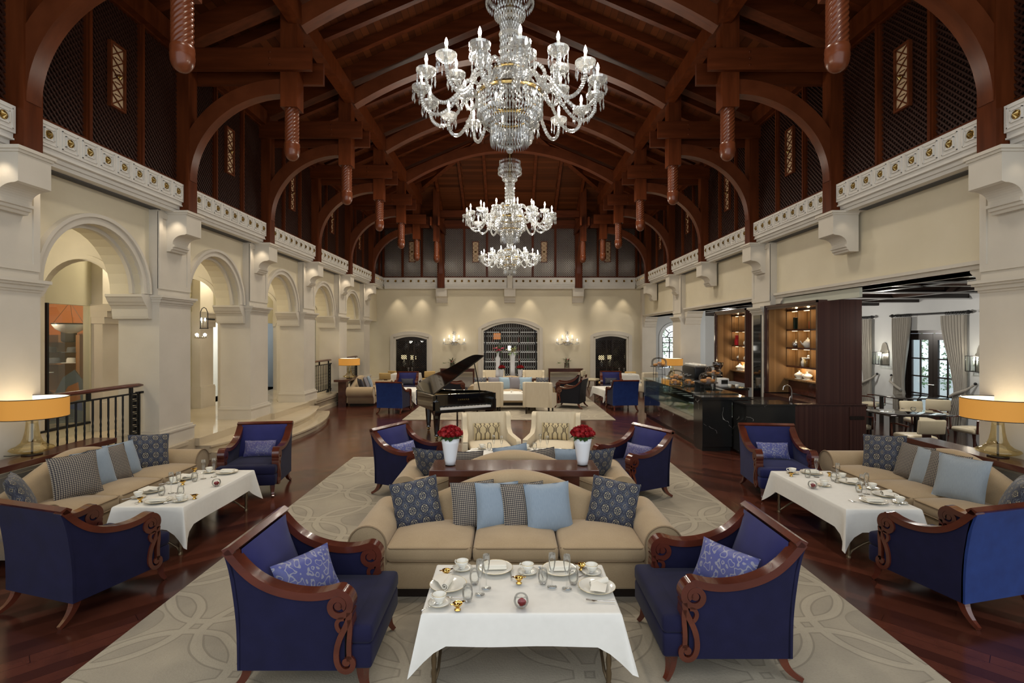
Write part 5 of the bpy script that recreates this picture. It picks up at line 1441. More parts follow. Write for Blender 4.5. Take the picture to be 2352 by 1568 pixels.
def cut(kind):
    m=MB(); m.tube([(0,-.095,.004),(0,-.04,.004),(0,.02,.006)],[.005,.0035,.0028],6)
    if kind=='fork':
        m.add([(-.004,.02,.006),(.004,.02,.006),(.011,.045,.004),(.010,.06,.006),(-.010,.06,.006),(-.011,.045,.004)],[(0,1,2,3,4,5)])
        for x in (-.009,-.003,.003,.009): m.tube([(x,.058,.006),(x,.095,.010)],.0018,4)
    elif kind=='knife': m.rbox(-.009,.009,.015,.10,.003,.006,.001)
    else: m.sphere((0,.042,.006),.024,10,6,(.62,1,.2))
    return m
FORK=[('fork',cut('fork'),steel,[])]; KNIFE=[('knife',cut('knife'),steel,[])]; SPOON=[('teaspoon',cut('spoon'),steel,[])]
def napflat():
    m=MB(); m.rbox(-.085,.085,-.04,.04,0,.022,.010,.006); m.rbox(-.083,.083,-.036,.042,.021,.034,.006,.004); return m
def naproll():
    m=MB(); m.strip(spiral((0,.026),.026,.008,-pi/2,-pi/2+2*pi*1.6,30),.004,'y',-.09,.05)
    m.grid([[(-.008,-.09,.004),(-.06,-.04,.03),(-.125,.03,.018)],[(-.010,.0,.045),(-.06,.03,.042),(-.10,.08,.028)],[(.01,.05,.050),(-.03,.075,.040),(-.06,.11,.024)]],True,False,False)
    return m
NF=[('napkin',napflat(),napkin_m,[])]; NR=[('napkin',naproll(),napkin_m,[])]
_g=lm([(0,0),(.022,0),(.040,.014),(.050,.040),(.044,.068),(.034,.082),(.0335,.082),(.043,.068),(.049,.040),(.038,.015),(0,.006)],22)
ROSEB=[('rose_bowl',_g,glass,[])]
def inst(P,loc,rz,label,cat,group=None):
    nm,mb,mt,subs=P[0]; key=id(P)
    if key not in TW:
        me=mb.mesh(nm); me.materials.append(mt); sm=[]
        for n2,b2,m2 in subs:
            q=b2.mesh(n2); q.materials.append(m2); sm.append((n2,q))
        TW[key]=(me,sm)
    me,sm=TW[key]; o=bpy.data.objects.new(nm,me); COL.objects.link(o); o.location=loc; o.rotation_euler=(0,0,rz)
    tag(o,label,cat,group)
    for n2,q in sm:
        c=bpy.data.objects.new(n2,q); COL.objects.link(c); setpar(c,o)
    return o
TW={}
KIND={'P':(PLATE,'plate','gilt-edged white plate'),'F':(FLUTE,'champagne flute','slender champagne flute'),'T':(TUMB,'water glass','round stemless water glass'),'G':(GOLD,'tea strainer','gold tea strainer on stand'),
 'f':(FORK,'fork','silver fork'),'k':(KNIFE,'knife','silver knife')}
def place_set(z,tname,items):
    for it in items:
        k,px,py,rz,where=it[:5]; p=on(px,py,z)
        if k=='C':
            inst(SAUCER,p,0,'gilt-edged saucer under the cup %s of the %s'%(where,tname),'saucer','saucers on the tables')
            inst(CUP,p+Vector((0,0,.0075)),R(rz),'white porcelain teacup %s of the %s'%(where,tname),'teacup','teacups on the tables')
            if len(it)<6: inst(SPOON,p+Vector((-.035,-.045,.012)),R(-60+rz*.1),'teaspoon on the saucer %s of the %s'%(where,tname),'teaspoon','teaspoons on saucers')
        elif k in 'NR' and k!='R' or k=='L':
            inst(PLATE,p,0,'gilt-edged white plate %s of the %s'%(where,tname),'plate','plates on the tables')
            if k=='N': inst(NF,p+Vector((0,0,.0135)),R(rz),'folded ivory napkin on the plate %s of the %s'%(where,tname),'napkin','napkins on plates')
            else: inst(NR,p+Vector((0,0,.0135)),R(rz),'ivory napkin rolled on the plate %s of the %s'%(where,tname),'napkin','napkins on plates')
        elif k=='B':
            b=inst(ROSEB,p,0,'round clear glass bowl holding a red rose %s of the %s'%(where,tname),'glass bowl','rose bowls on the tables')
            r=bpy.data.objects.new('red_rose',rose_me); COL.objects.link(r); r.location=p+Vector((.004,-.004,.028)); r.scale=(.8,.8,.8); r.rotation_euler=(.3,.2,0)
            tag(r,'red rose head lying in the round bowl %s of the %s'%(where,tname),'rose','rose heads in bowls')
        else:
            P,cat,desc=KIND[k]; inst(P,p,R(rz),'%s %s of the %s'%(desc,where,tname),cat,cat+'s on the tables')
place_set(.5395,'front table',[
 ('G',1025,1322,20,'at the rear left corner'),('C',1062,1307,150,'at the rear left'),('N',1138,1308,4,'at the rear, left of centre'),('F',1102,1364,0,'left of centre, the nearer of two'),('F',1117,1350,0,'left of centre, the farther of two'),
 ('T',1090,1340,0,'by the left flutes, the farther one'),('T',1074,1379,0,'by the left flutes, the nearer one'),('L',1029,1346,-10,'on the left side'),('C',1009,1387,160,'at the front left'),('G',1051,1400,30,'at the front left'),('k',1046,1373,85,'left, below the rolled napkin'),
 ('f',1173,1316,5,'at the rear between plate and cup'),('C',1212,1315,150,'at the rear, in the middle'),('G',1192,1339,0,'in the middle'),('B',1197,1394,0,'in the middle'),('T',1247,1339,0,'right of centre, left of the flutes'),('k',1243,1316,5,'at the rear, left of the rear right plate'),('N',1285,1311,2,'at the rear, right of centre'),('F',1268,1347,0,'right of centre, the left one'),('F',1302,1351,0,'right of centre, the right one'),
 ('T',1317,1340,0,'right of centre, right of the flutes'),('f',1322,1310,3,'at the rear right, behind the water glass'),('G',1336,1308,0,'at the rear right corner'),('C',1359,1316,60,'at the rear right'),('L',1371,1351,120,'on the right side'),('f',1379,1381,85,'at the front right')])
place_set(.526,'left table',[
 ('N',365,1152,10,'at the near end'),('C',414,1151,20,'at the near right'),('G',447,1145,0,'at the near right corner'),('G',322,1152,40,'at the near left'),('C',318,1143,150,'at the near left'),('L',348,1129,80,'on the sofa side, nearer'),('T',371,1137,0,'beside the nearer rolled napkin'),('F',393,1132,0,'in the middle, the left one'),('F',410,1131,0,'in the middle, the right one'),('T',415,1137,0,'right of the middle flutes'),
 ('G',420,1113,0,'in the middle'),('C',398,1109,150,'on the sofa side, in the middle'),('L',427,1099,80,'on the sofa side, farther'),('T',447,1105,0,'beside the farther rolled napkin'),('F',467,1099,0,'at the far end, the left one'),('F',491,1095,0,'at the far end, the right one'),('G',447,1083,0,'at the far left corner'),('C',481,1085,150,'at the far end'),('N',522,1086,0,'at the far end, right'),('B',497,1116,0,'in the middle'),('k',397,1152,-35,'right of the near plate'),('f',333,1153,-35,'left of the near plate')])
place_set(.526,'right table',[
 ('C',1820,1087,150,'at the far left'),('G',1817,1093,0,'in front of the far left cup'),('N',1863,1087,-6,'at the far end'),('T',1855,1096,0,'in front of the far plate'),('F',1875,1095,0,'at the far end, the left one'),('G',1906,1093,0,'at the far right'),('T',1915,1104,0,'left of the right flute'),('F',1924,1108,0,'at the far end, the right one'),('C',1934,1099,20,'on the sofa side, far'),('L',1954,1109,100,'on the sofa side, farther'),('B',1866,1121,0,'in the middle'),
 ('C',1893,1116,60,'in the middle, beside the rose bowl'),('F',1980,1138,0,'near the sofa, the left of two'),('F',1990,1134,0,'near the sofa, the right of two'),('T',1973,1130,0,'left of the sofa-side flutes'),('G',1976,1122,0,'behind the sofa-side flutes'),('C',2004,1123,150,'on the sofa side, in the middle'),('L',2033,1138,110,'on the sofa side, nearer'),('C',2066,1155,10,'at the near right'),('N',2006,1153,-8,'at the near end'),('f',1972,1154,50,'left of the near plate'),('k',2043,1157,52,'right of the near plate')])
place_set(.5395,'wing-chair table',[
 ('C',1107,1030,20,'on the left'),('T',1124,1032,0,'on the left'),('F',1134,1034,0,'left, the farther'),('F',1152,1036,0,'left, the nearer'),('C',1209,1031,150,'right of centre'),('T',1228,1032,0,'on the right'),('F',1241,1031,0,'right, the farther'),('F',1257,1036,0,'right, the nearer'),('P',1090,1040,0,'at the far left'),('P',1270,1040,0,'at the far right')])
def far_set(z,tname,P):
    for k,x,y,w in P:
        if k in KIND: Pp,cat,desc=KIND[k]; inst(Pp,(x,y,z),0,'%s %s of the %s'%(desc,w,tname),cat,'glass and china on the far tables')
        elif k=='n': inst(NF,(x,y,z),0,'white napkin %s of the %s'%(w,tname),'napkin','glass and china on the far tables')
        elif k=='c': inst(CUP,(x,y,z),0,'white cup %s of the %s'%(w,tname),'teacup','glass and china on the far tables')
far_set(.5395,'far centre table',[('F',-.30,16.7,'left, first'),('F',-.22,16.6,'left, second'),('F',.33,16.7,'right, first'),('F',.48,16.65,'right, second'),('T',-.5,16.5,'at the left end'),('T',.62,16.5,'at the right end'),('n',-.4,16.35,'left'),('c',.05,16.5,'in the middle'),('n',.45,16.35,'right')])
far_set(.526,'white table left of the piano',[('F',-3.62,17.2,'on the left'),('F',-3.5,17.05,'next to the cup'),('T',-3.66,17.1,'on the left'),('c',-3.35,17.3,'in the middle')])
far_set(.526,'small far right table',[('F',3.52,18.2,'in the middle'),('F',3.62,18.0,'nearer the cobalt chair'),('n',3.35,18.1,'in the middle'),('n',3.3,17.8,'nearer')])
far_set(.746,'far left dining table',[('F',-4.25,22.0,'left'),('F',-4.1,22.0,'right'),('c',-3.95,21.9,'right')])
far_set(.746,'far right dining table',[('F',4.55,21.8,'left'),('F',4.75,21.8,'right'),('n',4.4,21.6,'left'),('n',4.95,21.6,'right')])
# ------------------------------------------------------------------ the glass display bar on the right
bt=thing('display_counter','long glass-topped pastry display counter on dark marble','counter',(4.33,12.8,0))
W0=lambda m,n,mt,par=bt: m.build(n,mt,par,(-4.33,-12.8,0))
m=MB(); m.box(3.89,4.78,10.95,15.14,.10,.60); W0(m,'marble_base',mirror_marble)
m=MB(); m.box(3.93,4.74,11.0,15.1,0,.10); W0(m,'plinth',blackwood)
m=MB(); m.box(3.87,3.885,10.98,15.16,.60,1.09); m.box(3.885,4.78,15.145,15.16,.60,1.09); W0(m,'front_glass',case_glass)
m=MB(); m.box(3.85,4.80,10.98,15.18,1.09,1.108); W0(m,'glass_top',case_glass)
m=MB(); m.box(4.70,4.78,10.98,15.14,.6,1.09); W0(m,'back_panel',black_marble)
m=MB()
for y in (11.0,12.95,14.85): m.box(3.875,3.90,y-.02,y+.02,.60,1.09)
m.box(3.875,4.74,10.98,15.1,.86,.87); W0(m,'glass_shelf',case_glass)
m=MB(); m.box(3.89,4.70,10.98,15.1,.60,.612); W0(m,'display_deck',apple_white)
m=MB(); m.box(3.85,4.44,10.48,10.98,.09,1.03); m.box(3.86,4.43,10.52,10.96,0,.09); W0(m,'marble_end',black_marble)
m=MB(); m.box(3.82,4.80,10.45,11.0,1.03,1.085); W0(m,'end_slab',black_marble)
m=MB()
for i in range(14): m.lathe([(.020,0),(.012,.004),(.020,.008)],(0,0,0),n=8) if 0 else m.box(3.87+i*.041,3.87+i*.041+.02,10.474,10.48,.145,.165)
W0(m,'carved_band',black_marble)
rb=random.Random(11)
for i in range(26):
    y=10.98+.25+rb.random()*1.9; x=rb.uniform(4.0,4.55); o=MB().lathe([(0,0),(.055,0),(.06,.012),(.05,.03),(.058,.042),(.03,.058),(0,.06)],n=10).build('pastry',green_food,None,(x,y,.6125)); tag(o,'small green pastry in the lit end of the glass display','pastry','pastries in the glass display')
for i in range(8):
    o=MB().box(-.12,.12,-.09,.09,0,.004).build('pastry_tray',apple_white,None,(4.3,11.3+i*.45,.8705)); tag(o,'white tray on the upper glass shelf of the display counter','tray','trays in the glass display')
light('AREA','display_light',(4.3,12.0,1.07),5,(1,1,.94),(.6,2.0),(0,0,0))
# cake stands with glass domes and pastries
def dome(x,y,z,r,label,n,pst,leg=.30,col=pastry):
    t=thing('cake_stand',label,'cake stand',(x,y,z),0,'glass-domed cake stands on the counter')
    m=MB(); m.lathe([(0,leg),(r*1.12,leg),(r*1.15,leg+.012),(0,leg+.012)],n=24); m.build('stand_plate',blackwood,t)
    for i in range(4):
        a=pi/4+i*pi/2; m=MB(); m.tube([(r*.8*cos(a),r*.8*sin(a),leg),(r*.85*cos(a),r*.85*sin(a),.0)],.006,5); m.build('leg',iron,t)
    m=MB(); m.tube([(r*.8*cos(q),r*.8*sin(q),leg*.4) for q in [2*pi*i/20 for i in range(21)]],.004,4); m.build('ring',iron,t)
    d=thing('glass_dome','glass dome over the %s'%pst,'glass dome',(x,y,z+leg+.0125),0,'glass domes on the cake stands')
    m=MB(); m.lathe([(r,0),(r*1.0,r*.55),(r*.93,r*.80),(r*.75,r*1.0),(r*.45,r*1.12),(r*.1,r*1.16),(r*.10,r*1.22),(r*.16,r*1.30),(r*.10,r*1.38),(0,r*1.40)],n=26); m.build('dome_glass',glass,d)
    rb=random.Random(int(x*100+y*10))
    for i in range(n):
        a=2*pi*i/n; q=.5*r if i<n-2 else .15*r
        o=MB().sphere((0,0,.035),.052,8,6,(1.3,.75,.7)).build('croissant' if col is pastry else 'muffin',col,None,(x+q*cos(a),y+q*sin(a),z+leg+.013+(.05 if i>=n-2 else 0)),(0,0,a)); tag(o,'golden pastry among the %s'%pst,'pastry','pastries under '+pst)
dome(4.10,14.4,1.108,.21,'tall cake stand at the far end of the counter, beside the lamp',6,'far-end croissants',.36)
dome(4.22,13.3,1.108,.20,'low cake stand second from the far end of the counter',5,'loaves second from the far end',.10)
dome(4.02,12.75,1.108,.13,'small domed stand holding cakes, left of its small twin',4,'small cakes on the left twin stand',.02)
dome(4.35,12.7,1.108,.12,'small domed stand holding cakes, right of its small twin',4,'small cakes on the right twin stand',.02)
dome(4.38,11.6,1.108,.19,'wire cake stand of croissants in the middle of the counter',7,'croissants in the middle',.16)
dome(5.25,13.55,1.031,.20,'tall black stand of muffins nearest the bar cabinets',7,'muffins by the bar cabinets',.26)
# back counter, espresso machine, grinder, till
t=thing('back_counter','black worktop counter behind the display, below the shelf cabinets','counter',(5.35,13.3,0))
q=lambda m,n,mt: m.build(n,mt,t,(-5.35,-13.3,0))
q(MB().box(5.05,5.86,12.82,15.6,.98,1.03),'worktop',blackwood); q(MB().box(5.10,5.85,12.86,15.55,0,.98),'cabinet_body',darkwood)
t=thing('espresso_machine','long black espresso machine topped with stacked white cups','coffee machine',(5.3,14.9,1.031))
MB().rbox(-.25,.25,-.55,.5,.10,.42,.05).build('machine_body',iron,t); MB().box(-.28,.2,-.55,.5,.02,.06).build('drip_tray',appliance,t)
MB().box(-.22,.22,-.5,.45,.42,.44).build('cup_rail',appliance,t)
for s in (-.3,0,.3): MB().tube([(-.2,s,.2),(-.36,s,.17)],.018,6).build('portafilter',appliance,t)
for x in (-.2,.2): MB().box(x-.03,x+.03,-.5,.45,0,.1).build('foot',iron,t)
for i in range(12):
    for j in range(3):
        o=MB().lathe([(0,.05),(.025,.05),(.04,.0),(.037,0),(.02,.045)],n=10).build('espresso_cup',china,None,(5.16+j*.11,14.45+i*.082,1.474)); tag(o,'white espresso cup upturned on the coffee machine','cup','cups on the coffee machine')
t=thing('coffee_grinder','coffee grinder with a dark glass hopper beside the muffin dome','coffee grinder',(5.5,13.85,1.031))
MB().rbox(-.09,.09,-.11,.11,.0,.34,.03).build('grinder_body',iron,t); MB().lathe([(.04,.34),(.06,.38),(.13,.50),(.135,.58),(0,.585)],n=16).build('hopper',mixshader('smoked_glass',(1,1,1),.7,.05,(.25,.24,.24)),t)
t=thing('card_terminal','small white till printer on the back counter','till',(5.35,13.2,1.031)); MB().rbox(-.12,.12,-.14,.14,0,.22,.02).build('till_body',apple_white,t); MB().box(-.08,.08,-.15,-.138,.08,.18).build('screen',iron,t)
for i,(x,y) in enumerate(((5.42,12.92),(5.58,12.88))):
    o=MB().lathe([(0,0),(.03,0),(.045,.05),(.042,.09),(0,.09)],n=10).build('sugar_bowl',china,None,(x,y,1.031)); tag(o,('white sugar bowl on the back counter, nearer the till','white sugar bowl on the back counter, under the shelves')[i],'bowl')
# lit shelf cabinets
def cabinet(name,y0,y1,x0,x1,z0,z1,label,cols):
    t=thing(name,label,'display cabinet',(x0,y0,z0)); B=lambda m,n,mt,p=t: m.build(n,mt,p,(-x0,-y0,-z0) if p is t else (0,0,0))
    B(MB().box(x0,x1,y0,y0+.09,z0,z1).box(x0,x1,y1-.09,y1,z0,z1).box(x0,x1,y0+.09,y1-.09,z1-.10,z1),'carcass',stripe_wood)
    B(MB().box(x1-.04,x1,y0+.09,y1-.09,z0,z1-.1),'back_panel',walnut)
    f=MB()
    for d in (.0,.03): f.box(x0-.02+d,x0+d,y0+d,y0+.05+d,z0,z1-d); f.box(x0-.02+d,x0+d,y1-.05-d,y1-d,z0,z1-d); f.box(x0-.02+d,x0+d,y0+d,y1-d,z1-.05-d,z1-d)
    B(f,'front_frame',stripe_wood)
    B(MB().box(x0+.04,x1-.04,y1-.10,y1-.088,z0,z1-.1),'side_lining',walnut); B(MB().box(x0+.04,x1-.04,y0+.088,y0+.10,z0,z1-.1),'side_lining',walnut)
    sz=[z0+.60,z0+1.01,z0+1.42,z1-.10]; sx=x0+.44
    ya=y0+.10; yb=y1-.10; bx=sx+.19
    B(MB().box(bx,bx+.02,ya,yb,z0,z1-.1),'shelf_back',walnut)
    for z in sz[:-1]: B(MB().box(sx,bx,ya,yb,z-.018,z+.018),'shelf',darkwood)
    B(MB().box(sx,bx,ya,yb,z1-.14,z1-.1),'shelf',darkwood)
    for i in range(0,cols+1): 
        y=lerp(ya+.01,yb-.01,i/cols); B(MB().box(sx,bx,y-.012,y+.012,sz[0],z1-.1),'divider',walnut)
    B(MB().box(sx-.05,bx,ya,yb,z0+.30,z0+.33),'tea_shelf',walnut); B(MB().box(sx+.05,sx+.07,ya,yb,z0,z0+.30),'shade_panel',darkwood)  # dark sheet stands in for the shade below the tea shelf
    for i in range(cols):
        y=lerp(ya,yb,(i+.5)/cols)
        for z in sz[1:]:
            zz=z-.022 if z<z1-.2 else z1-.145
            B(MB().box(sx+.05,sx+.08,y-.09,y+.09,zz-.006,zz),'shelf_light',shelf_light)
            light('POINT','shelf_lamp',(sx+.10,y,zz-.07),SHELF_W,(1,.74,.42),.02)
    for f in (.3,.55,.8): light('POINT','shelf_lamp',(sx+.08,lerp(ya,yb,f),sz[0]-.06),SHELF_W*1.6,(1,.74,.42),.02)
    return t,sx,ya,yb,sz
CA=cabinet('shelf_cabinet',10.02,12.12,5.90,6.73,1.02,3.0,'larger dark cabinet with lit shelves at the near end of the bar',4)
CBx=cabinet('shelf_cabinet',13.08,15.08,5.90,6.55,1.02,3.0,'smaller dark cabinet with lit shelves at the far end of the bar',4)
def teapot(x,y,z,label,mt=china,s=1.0,rz=0):
    t=thing('teapot',label,'teapot',(x,y,z),rz); t.scale=(s,s,s)
    MB().lathe([(0,0),(.05,0),(.075,.04),(.08,.08),(.055,.12),(.03,.125)],n=16).build('pot_body',mt,t); MB().lathe([(.04,.125),(.03,.145),(.012,.15),(.018,.165),(0,.175)],n=12).build('lid',mt,t)
    MB().tube([(0,.07,.05),(0,.11,.08),(0,.13,.12)],[.018,.012,.009],6).build('spout',mt,t); MB().tube(bez((0,-.07,.10),(0,-.14,.12),(0,-.14,.03),(0,-.07,.04),8),.008,6).build('handle',mt,t)
def sx_(C,i,n=4): return lerp(C[2],C[3],(i+.5)/n)
c0=CA; X=c0[1]+.09; z=c0[4]
teapot(X,sx_(c0,3),z[1]+.019,'silver teapot on the middle left shelf of the larger cabinet',appliance); teapot(X,sx_(c0,2),z[1]+.019,'blue and white china pot in the middle of the larger cabinet',china,1.25,R(90))
t=thing('tea_canister','square tea canister with amber front, low in the larger cabinet','canister',(X,sx_(c0,2)-.02,z[0]+.019)); MB().rbox(-.07,.07,-.07,.07,0,.17,.015).build('canister_body',amber_glass,t); MB().rbox(-.075,.075,-.075,.075,.17,.20,.012).sphere((0,0,.225),.03,8,6).build('lid',china,t)
o=MB().lathe([(0,0),(.045,0),(.05,.10),(.03,.15),(.045,.20),(0,.2)],n=14).build('white_jug',china,None,(X,sx_(c0,2)+.17,z[0]+.019)); tag(o,'white jug beside the amber canister in the larger cabinet','jug')
o=MB().rbox(-.09,.09,-.035,.035,0,.26,.006).build('green_box',mat('dark_green_box',(.01,.03,.018),.4),None,(X,sx_(c0,3)-.08,z[2]+.019)); tag(o,'dark green box on the top shelf of the larger cabinet','box')
o=MB().lathe([(0,0),(.05,0),(.05,.14),(.02,.18),(.018,.25),(0,.25)],n=12).build('orange_bottle',mat('orange_glass',(.55,.13,.03),.25),None,(X,sx_(c0,2)-.12,z[2]+.019)); tag(o,'orange bottle on the top shelf of the larger cabinet','bottle')
for i,(y,l) in enumerate(((sx_(c0,2.7),'white lidded tureen on the lowest lit shelf of the larger cabinet, left'),(sx_(c0,2.05),'white lidded tureen on the lowest lit shelf of the larger cabinet, right'))):
    t=thing('tureen',l,'tureen',(X,y,1.351)); MB().lathe([(0,0),(.09,0),(.10,.012),(.05,.02)],n=16).build('dish',china,t); MB().lathe([(.05,.02),(.06,.03),(.105,.08),(.11,.10),(.09,.10)],n=16).build('bowl',china,t); MB().lathe([(.105,.10),(.08,.125),(.03,.15),(.012,.155),(.02,.175),(0,.185)],n=14).build('lid',china,t)
c0=CBx; X=c0[1]+.09
t=thing('tea_tin','red tea tins on the middle shelf of the smaller cabinet','tin',(X,sx_(c0,3)-.02,c0[4][1]+.019)); MB().rbox(-.08,.08,-.09,.09,0,.17,.01).build('large_tin',red_box,t); MB().rbox(-.07,.07,-.07,.07,.171,.28,.01).build('small_tin',red_box,t)
teapot(X,sx_(c0,2)-.05,c0[4][1]+.019,'white teapot on the middle shelf of the smaller cabinet'); teapot(X,sx_(c0,3)-.05,c0[4][0]+.019,'silver cloche-like pot low in the smaller cabinet',appliance,.9); teapot(X,sx_(c0,2)-.05,c0[4][0]+.019,'white pot low in the smaller cabinet',china,.9)
for i,(y,l) in enumerate(((sx_(c0,2.8),'white lidded tureen on the lowest lit shelf of the smaller cabinet, left'),(sx_(c0,2.2),'white lidded tureen on the lowest lit shelf of the smaller cabinet, right'))):
    t=thing('tureen',l,'tureen',(X,y,1.351)); MB().lathe([(0,0),(.09,0),(.10,.012),(.05,.02)],n=16).build('dish',china,t); MB().lathe([(.05,.02),(.06,.03),(.105,.08),(.11,.10),(.09,.10)],n=16).build('bowl',china,t); MB().lathe([(.105,.10),(.08,.125),(.03,.15),(.012,.155),(.02,.175),(0,.185)],n=14).build('lid',china,t)
# near end of the bar: marble block, mahogany cupboard with drawer, sink tap
t=thing('bar_cupboard','striped mahogany and black marble cupboard at the near end of the bar','bar counter',(5.6,10.2,0)); B=lambda m,n,mt: m.build(n,mt,t,(-5.6,-10.2,0))
B(MB().box(4.46,5.38,9.88,10.5,.06,1.0),'marble_block',black_marble); B(MB().box(4.44,5.40,9.86,10.52,.99,1.02),'marble_top',black_marble)
B(MB().box(5.38,6.72,9.88,10.01,.06,1.0).box(5.86,6.72,10.01,12.1,.06,1.0),'cupboard_body',stripe_wood); B(MB().box(5.38,6.74,9.86,10.02,1.0,1.02),'cupboard_top',stripe_wood)
B(MB().box(4.5,6.68,9.93,10.4,0,.06),'plinth',blackwood)
d=B(MB().box(6.40,6.68,9.868,9.882,.80,.97),'drawer',stripe_wood); MB().sphere((6.54-5.6,9.862-10.2,.83),.014,8,6,(1.6,.8,.8)).build('knob',steel,d)
B(MB().box(6.40,6.68,9.872,9.884,.73,.79),'dark_slot',blackwood); B(MB().box(6.40,6.68,9.868,9.882,.08,.72),'door',stripe_wood)
B(MB().box(5.40,5.86,10.01,12.1,.86,.90),'sink_deck',blackwood)
t=thing('mixer_tap','tall curved chrome tap over the bar sink','tap',(5.62,10.45,.901)); MB().tube([(0,0,0),(0,0,.32),(-.03,.0,.40),(-.10,0,.43),(-.16,0,.40),(-.175,0,.33)],.012,8).build('spout',steel,t); MB().lathe([(0,0),(.03,0),(.03,.02),(.02,.03)],n=10).build('base',steel,t); MB().tube([(0,.08,0),(0,.08,.14),(.02,.08,.20)],.01,6).build('lever',steel,t)
# ------------------------------------------------------------------ dining room beyond the right wall
XR=11.1
struct(MB().add([(6.6,-2,0),(XR+.05,-2,0),(XR+.05,YB+.3,0),(6.6,YB+.3,0)],[(0,1,2,3)]).build('floor_dining_room',right_floor))
struct(MB().add([(6.05,4.0,.0005),(6.6,4.0,.0005),(6.6,YB,.0005),(6.05,YB,.0005)],[(0,1,2,3)]).build('threshold',right_floor)) if 0 else None
m=MB(); panel(m,4.0,YB+.3,0,3.4,[(8.2,9.9,0,2.46,0),(12.85,14.75,0,2.46,0),(17.3,19.2,0,2.46,0)],lambda u,z,d:(XR+.22*d,u,z)); dw=m.build('wall_dining_room',greyblue); struct(dw)
m=MB(); 
for a,b in ((4.0,8.2),(9.9,12.85),(14.75,17.3),(19.2,YB)): m.box(XR-.03,XR,a,b,0,.34); m.box(XR-.05,XR,a,b,.34,.38)
m.build('baseboard_right',white_paint,dw)
struct(MB().box(6.5,XR+.3,3.9,4.0,0,3.4).build('wall_dining_front',greyblue))
m=MB(); panel(m,6.5,XR+.3,0,3.4,[(6.95,8.05,.85,2.25,.55)],lambda u,z,d:(u,YB+.05+.2*d,z)); struct(m.build('wall_dining_back',greyblue))
m=MB(); path=[(7.5-.62*cos(pi*i/20),2.25+.62*sin(pi*i/20)) for i in range(21)]; m.strip([(6.88,.8)]+path+[(8.12,.8)],.14,'y',YB-.02,YB+.06,False); struct(m.build('window_4',white_paint))
m=MB(); y=YB+.15
for u in (7.0,7.32,7.68,8.0): m.box(u-.02,u+.02,y-.02,y+.02,.85,2.25)
for z in (1.2,1.6,2.0,2.25): m.box(6.95,8.05,y-.02,y+.02,z-.02,z+.02)
m.strip([(7.5-.27*cos(pi*i/12),2.25+.27*sin(pi*i/12)) for i in range(13)],.035,'y',y-.02,y+.02)
for an in (45,90,135): m.beam((7.5+.27*cos(R(an)),y,2.25+.27*sin(R(an))),(7.5+.54*cos(R(an)),y,2.25+.54*sin(R(an))),.035,.035)
struct(m.build('window_5',iron))
m=MB(); m.box(6.57,7.05,18.9,19.3,0,3.3); struct(m.build('pillar',white_paint))
cr_=MB(); cr_.box(6.5,XR+.3,3.9,YB+.3,3.36,3.5)
crc=struct(cr_.build('ceiling_dining_room',mat('coffered_dark_ceiling',(.014,.007,.006),.4)))
for y in [5+1.55*i for i in range(13)]: MB().box(6.5,XR,y-.09,y+.09,3.22,3.37).build('ceiling_beam',blackwood,crc)
for x in (7.6,9.3): MB().box(x-.09,x+.09,4,YB,3.22,3.37).build('ceiling_beam',blackwood,crc)
m=MB()
for y in (6.7,8.8,10.9,12.6): m.box(6.55,XR,y-.02,y+.02,3.19,3.22)
m.build('light_track',appliance,crc)
m=MB(); m.box(6.0,6.5,7.55,11.7,3.02,3.10) if 0 else m.box(6.07,6.12,9.1,11.68,2.98,3.15); struct(m.build('trim_40',mat('sandblasted_glass',(.55,.56,.46),.5)))
# french doors
def french(y0,y1,n,label):
    t=struct(MB().box(XR+.02,XR+.12,y0,y0+.07,0,2.46).box(XR+.02,XR+.12,y1-.07,y1,0,2.46).box(XR+.02,XR+.12,y0+.07,y1-.07,2.38,2.46).build('door_%d'%n,doorwood)); t['label']=label
    mid=(y0+y1)/2
    for a,b in ((y0+.07,mid-.005),(mid+.005,y1-.07)):
        m=MB(); x0,x1=XR+.04,XR+.09; s=.15
        m.box(x0,x1,a,a+s,.01,2.375); m.box(x0,x1,b-s,b,.01,2.375); m.box(x0,x1,a+s,b-s,.01,.30); m.box(x0,x1,a+s,b-s,2.20,2.375)
        c=(a+b)/2; m.box(x0+.01,x1-.01,c-.018,c+.018,.3,2.2)
        for z in (.75,1.22,1.70): m.box(x0+.01,x1-.01,a+s,b-s,z-.018,z+.018)
        l=m.build('door_leaf',doorwood,t); MB().box(x0+.02,x0+.026,a+s,b-s,.3,2.2).build('glazing',pane_m,l)
        h=MB(); hy=b-.06 if b<mid+.1 else a+.06; h.tube([(x0-.03,hy,1.02),(x0-.04,hy+.09,1.02)],.01,6); h.tube([(x0,hy,1.02),(x0-.03,hy,1.02)],.012,6); h.build('door_handle',steel,l)
french(12.85,14.75,1,'dark glazed garden door between grey curtains in the dining room'); french(8.2,9.9,2,'dark glazed door hidden behind the right stone pillar'); french(17.3,19.2,3,'dark glazed door behind the bar cabinets')
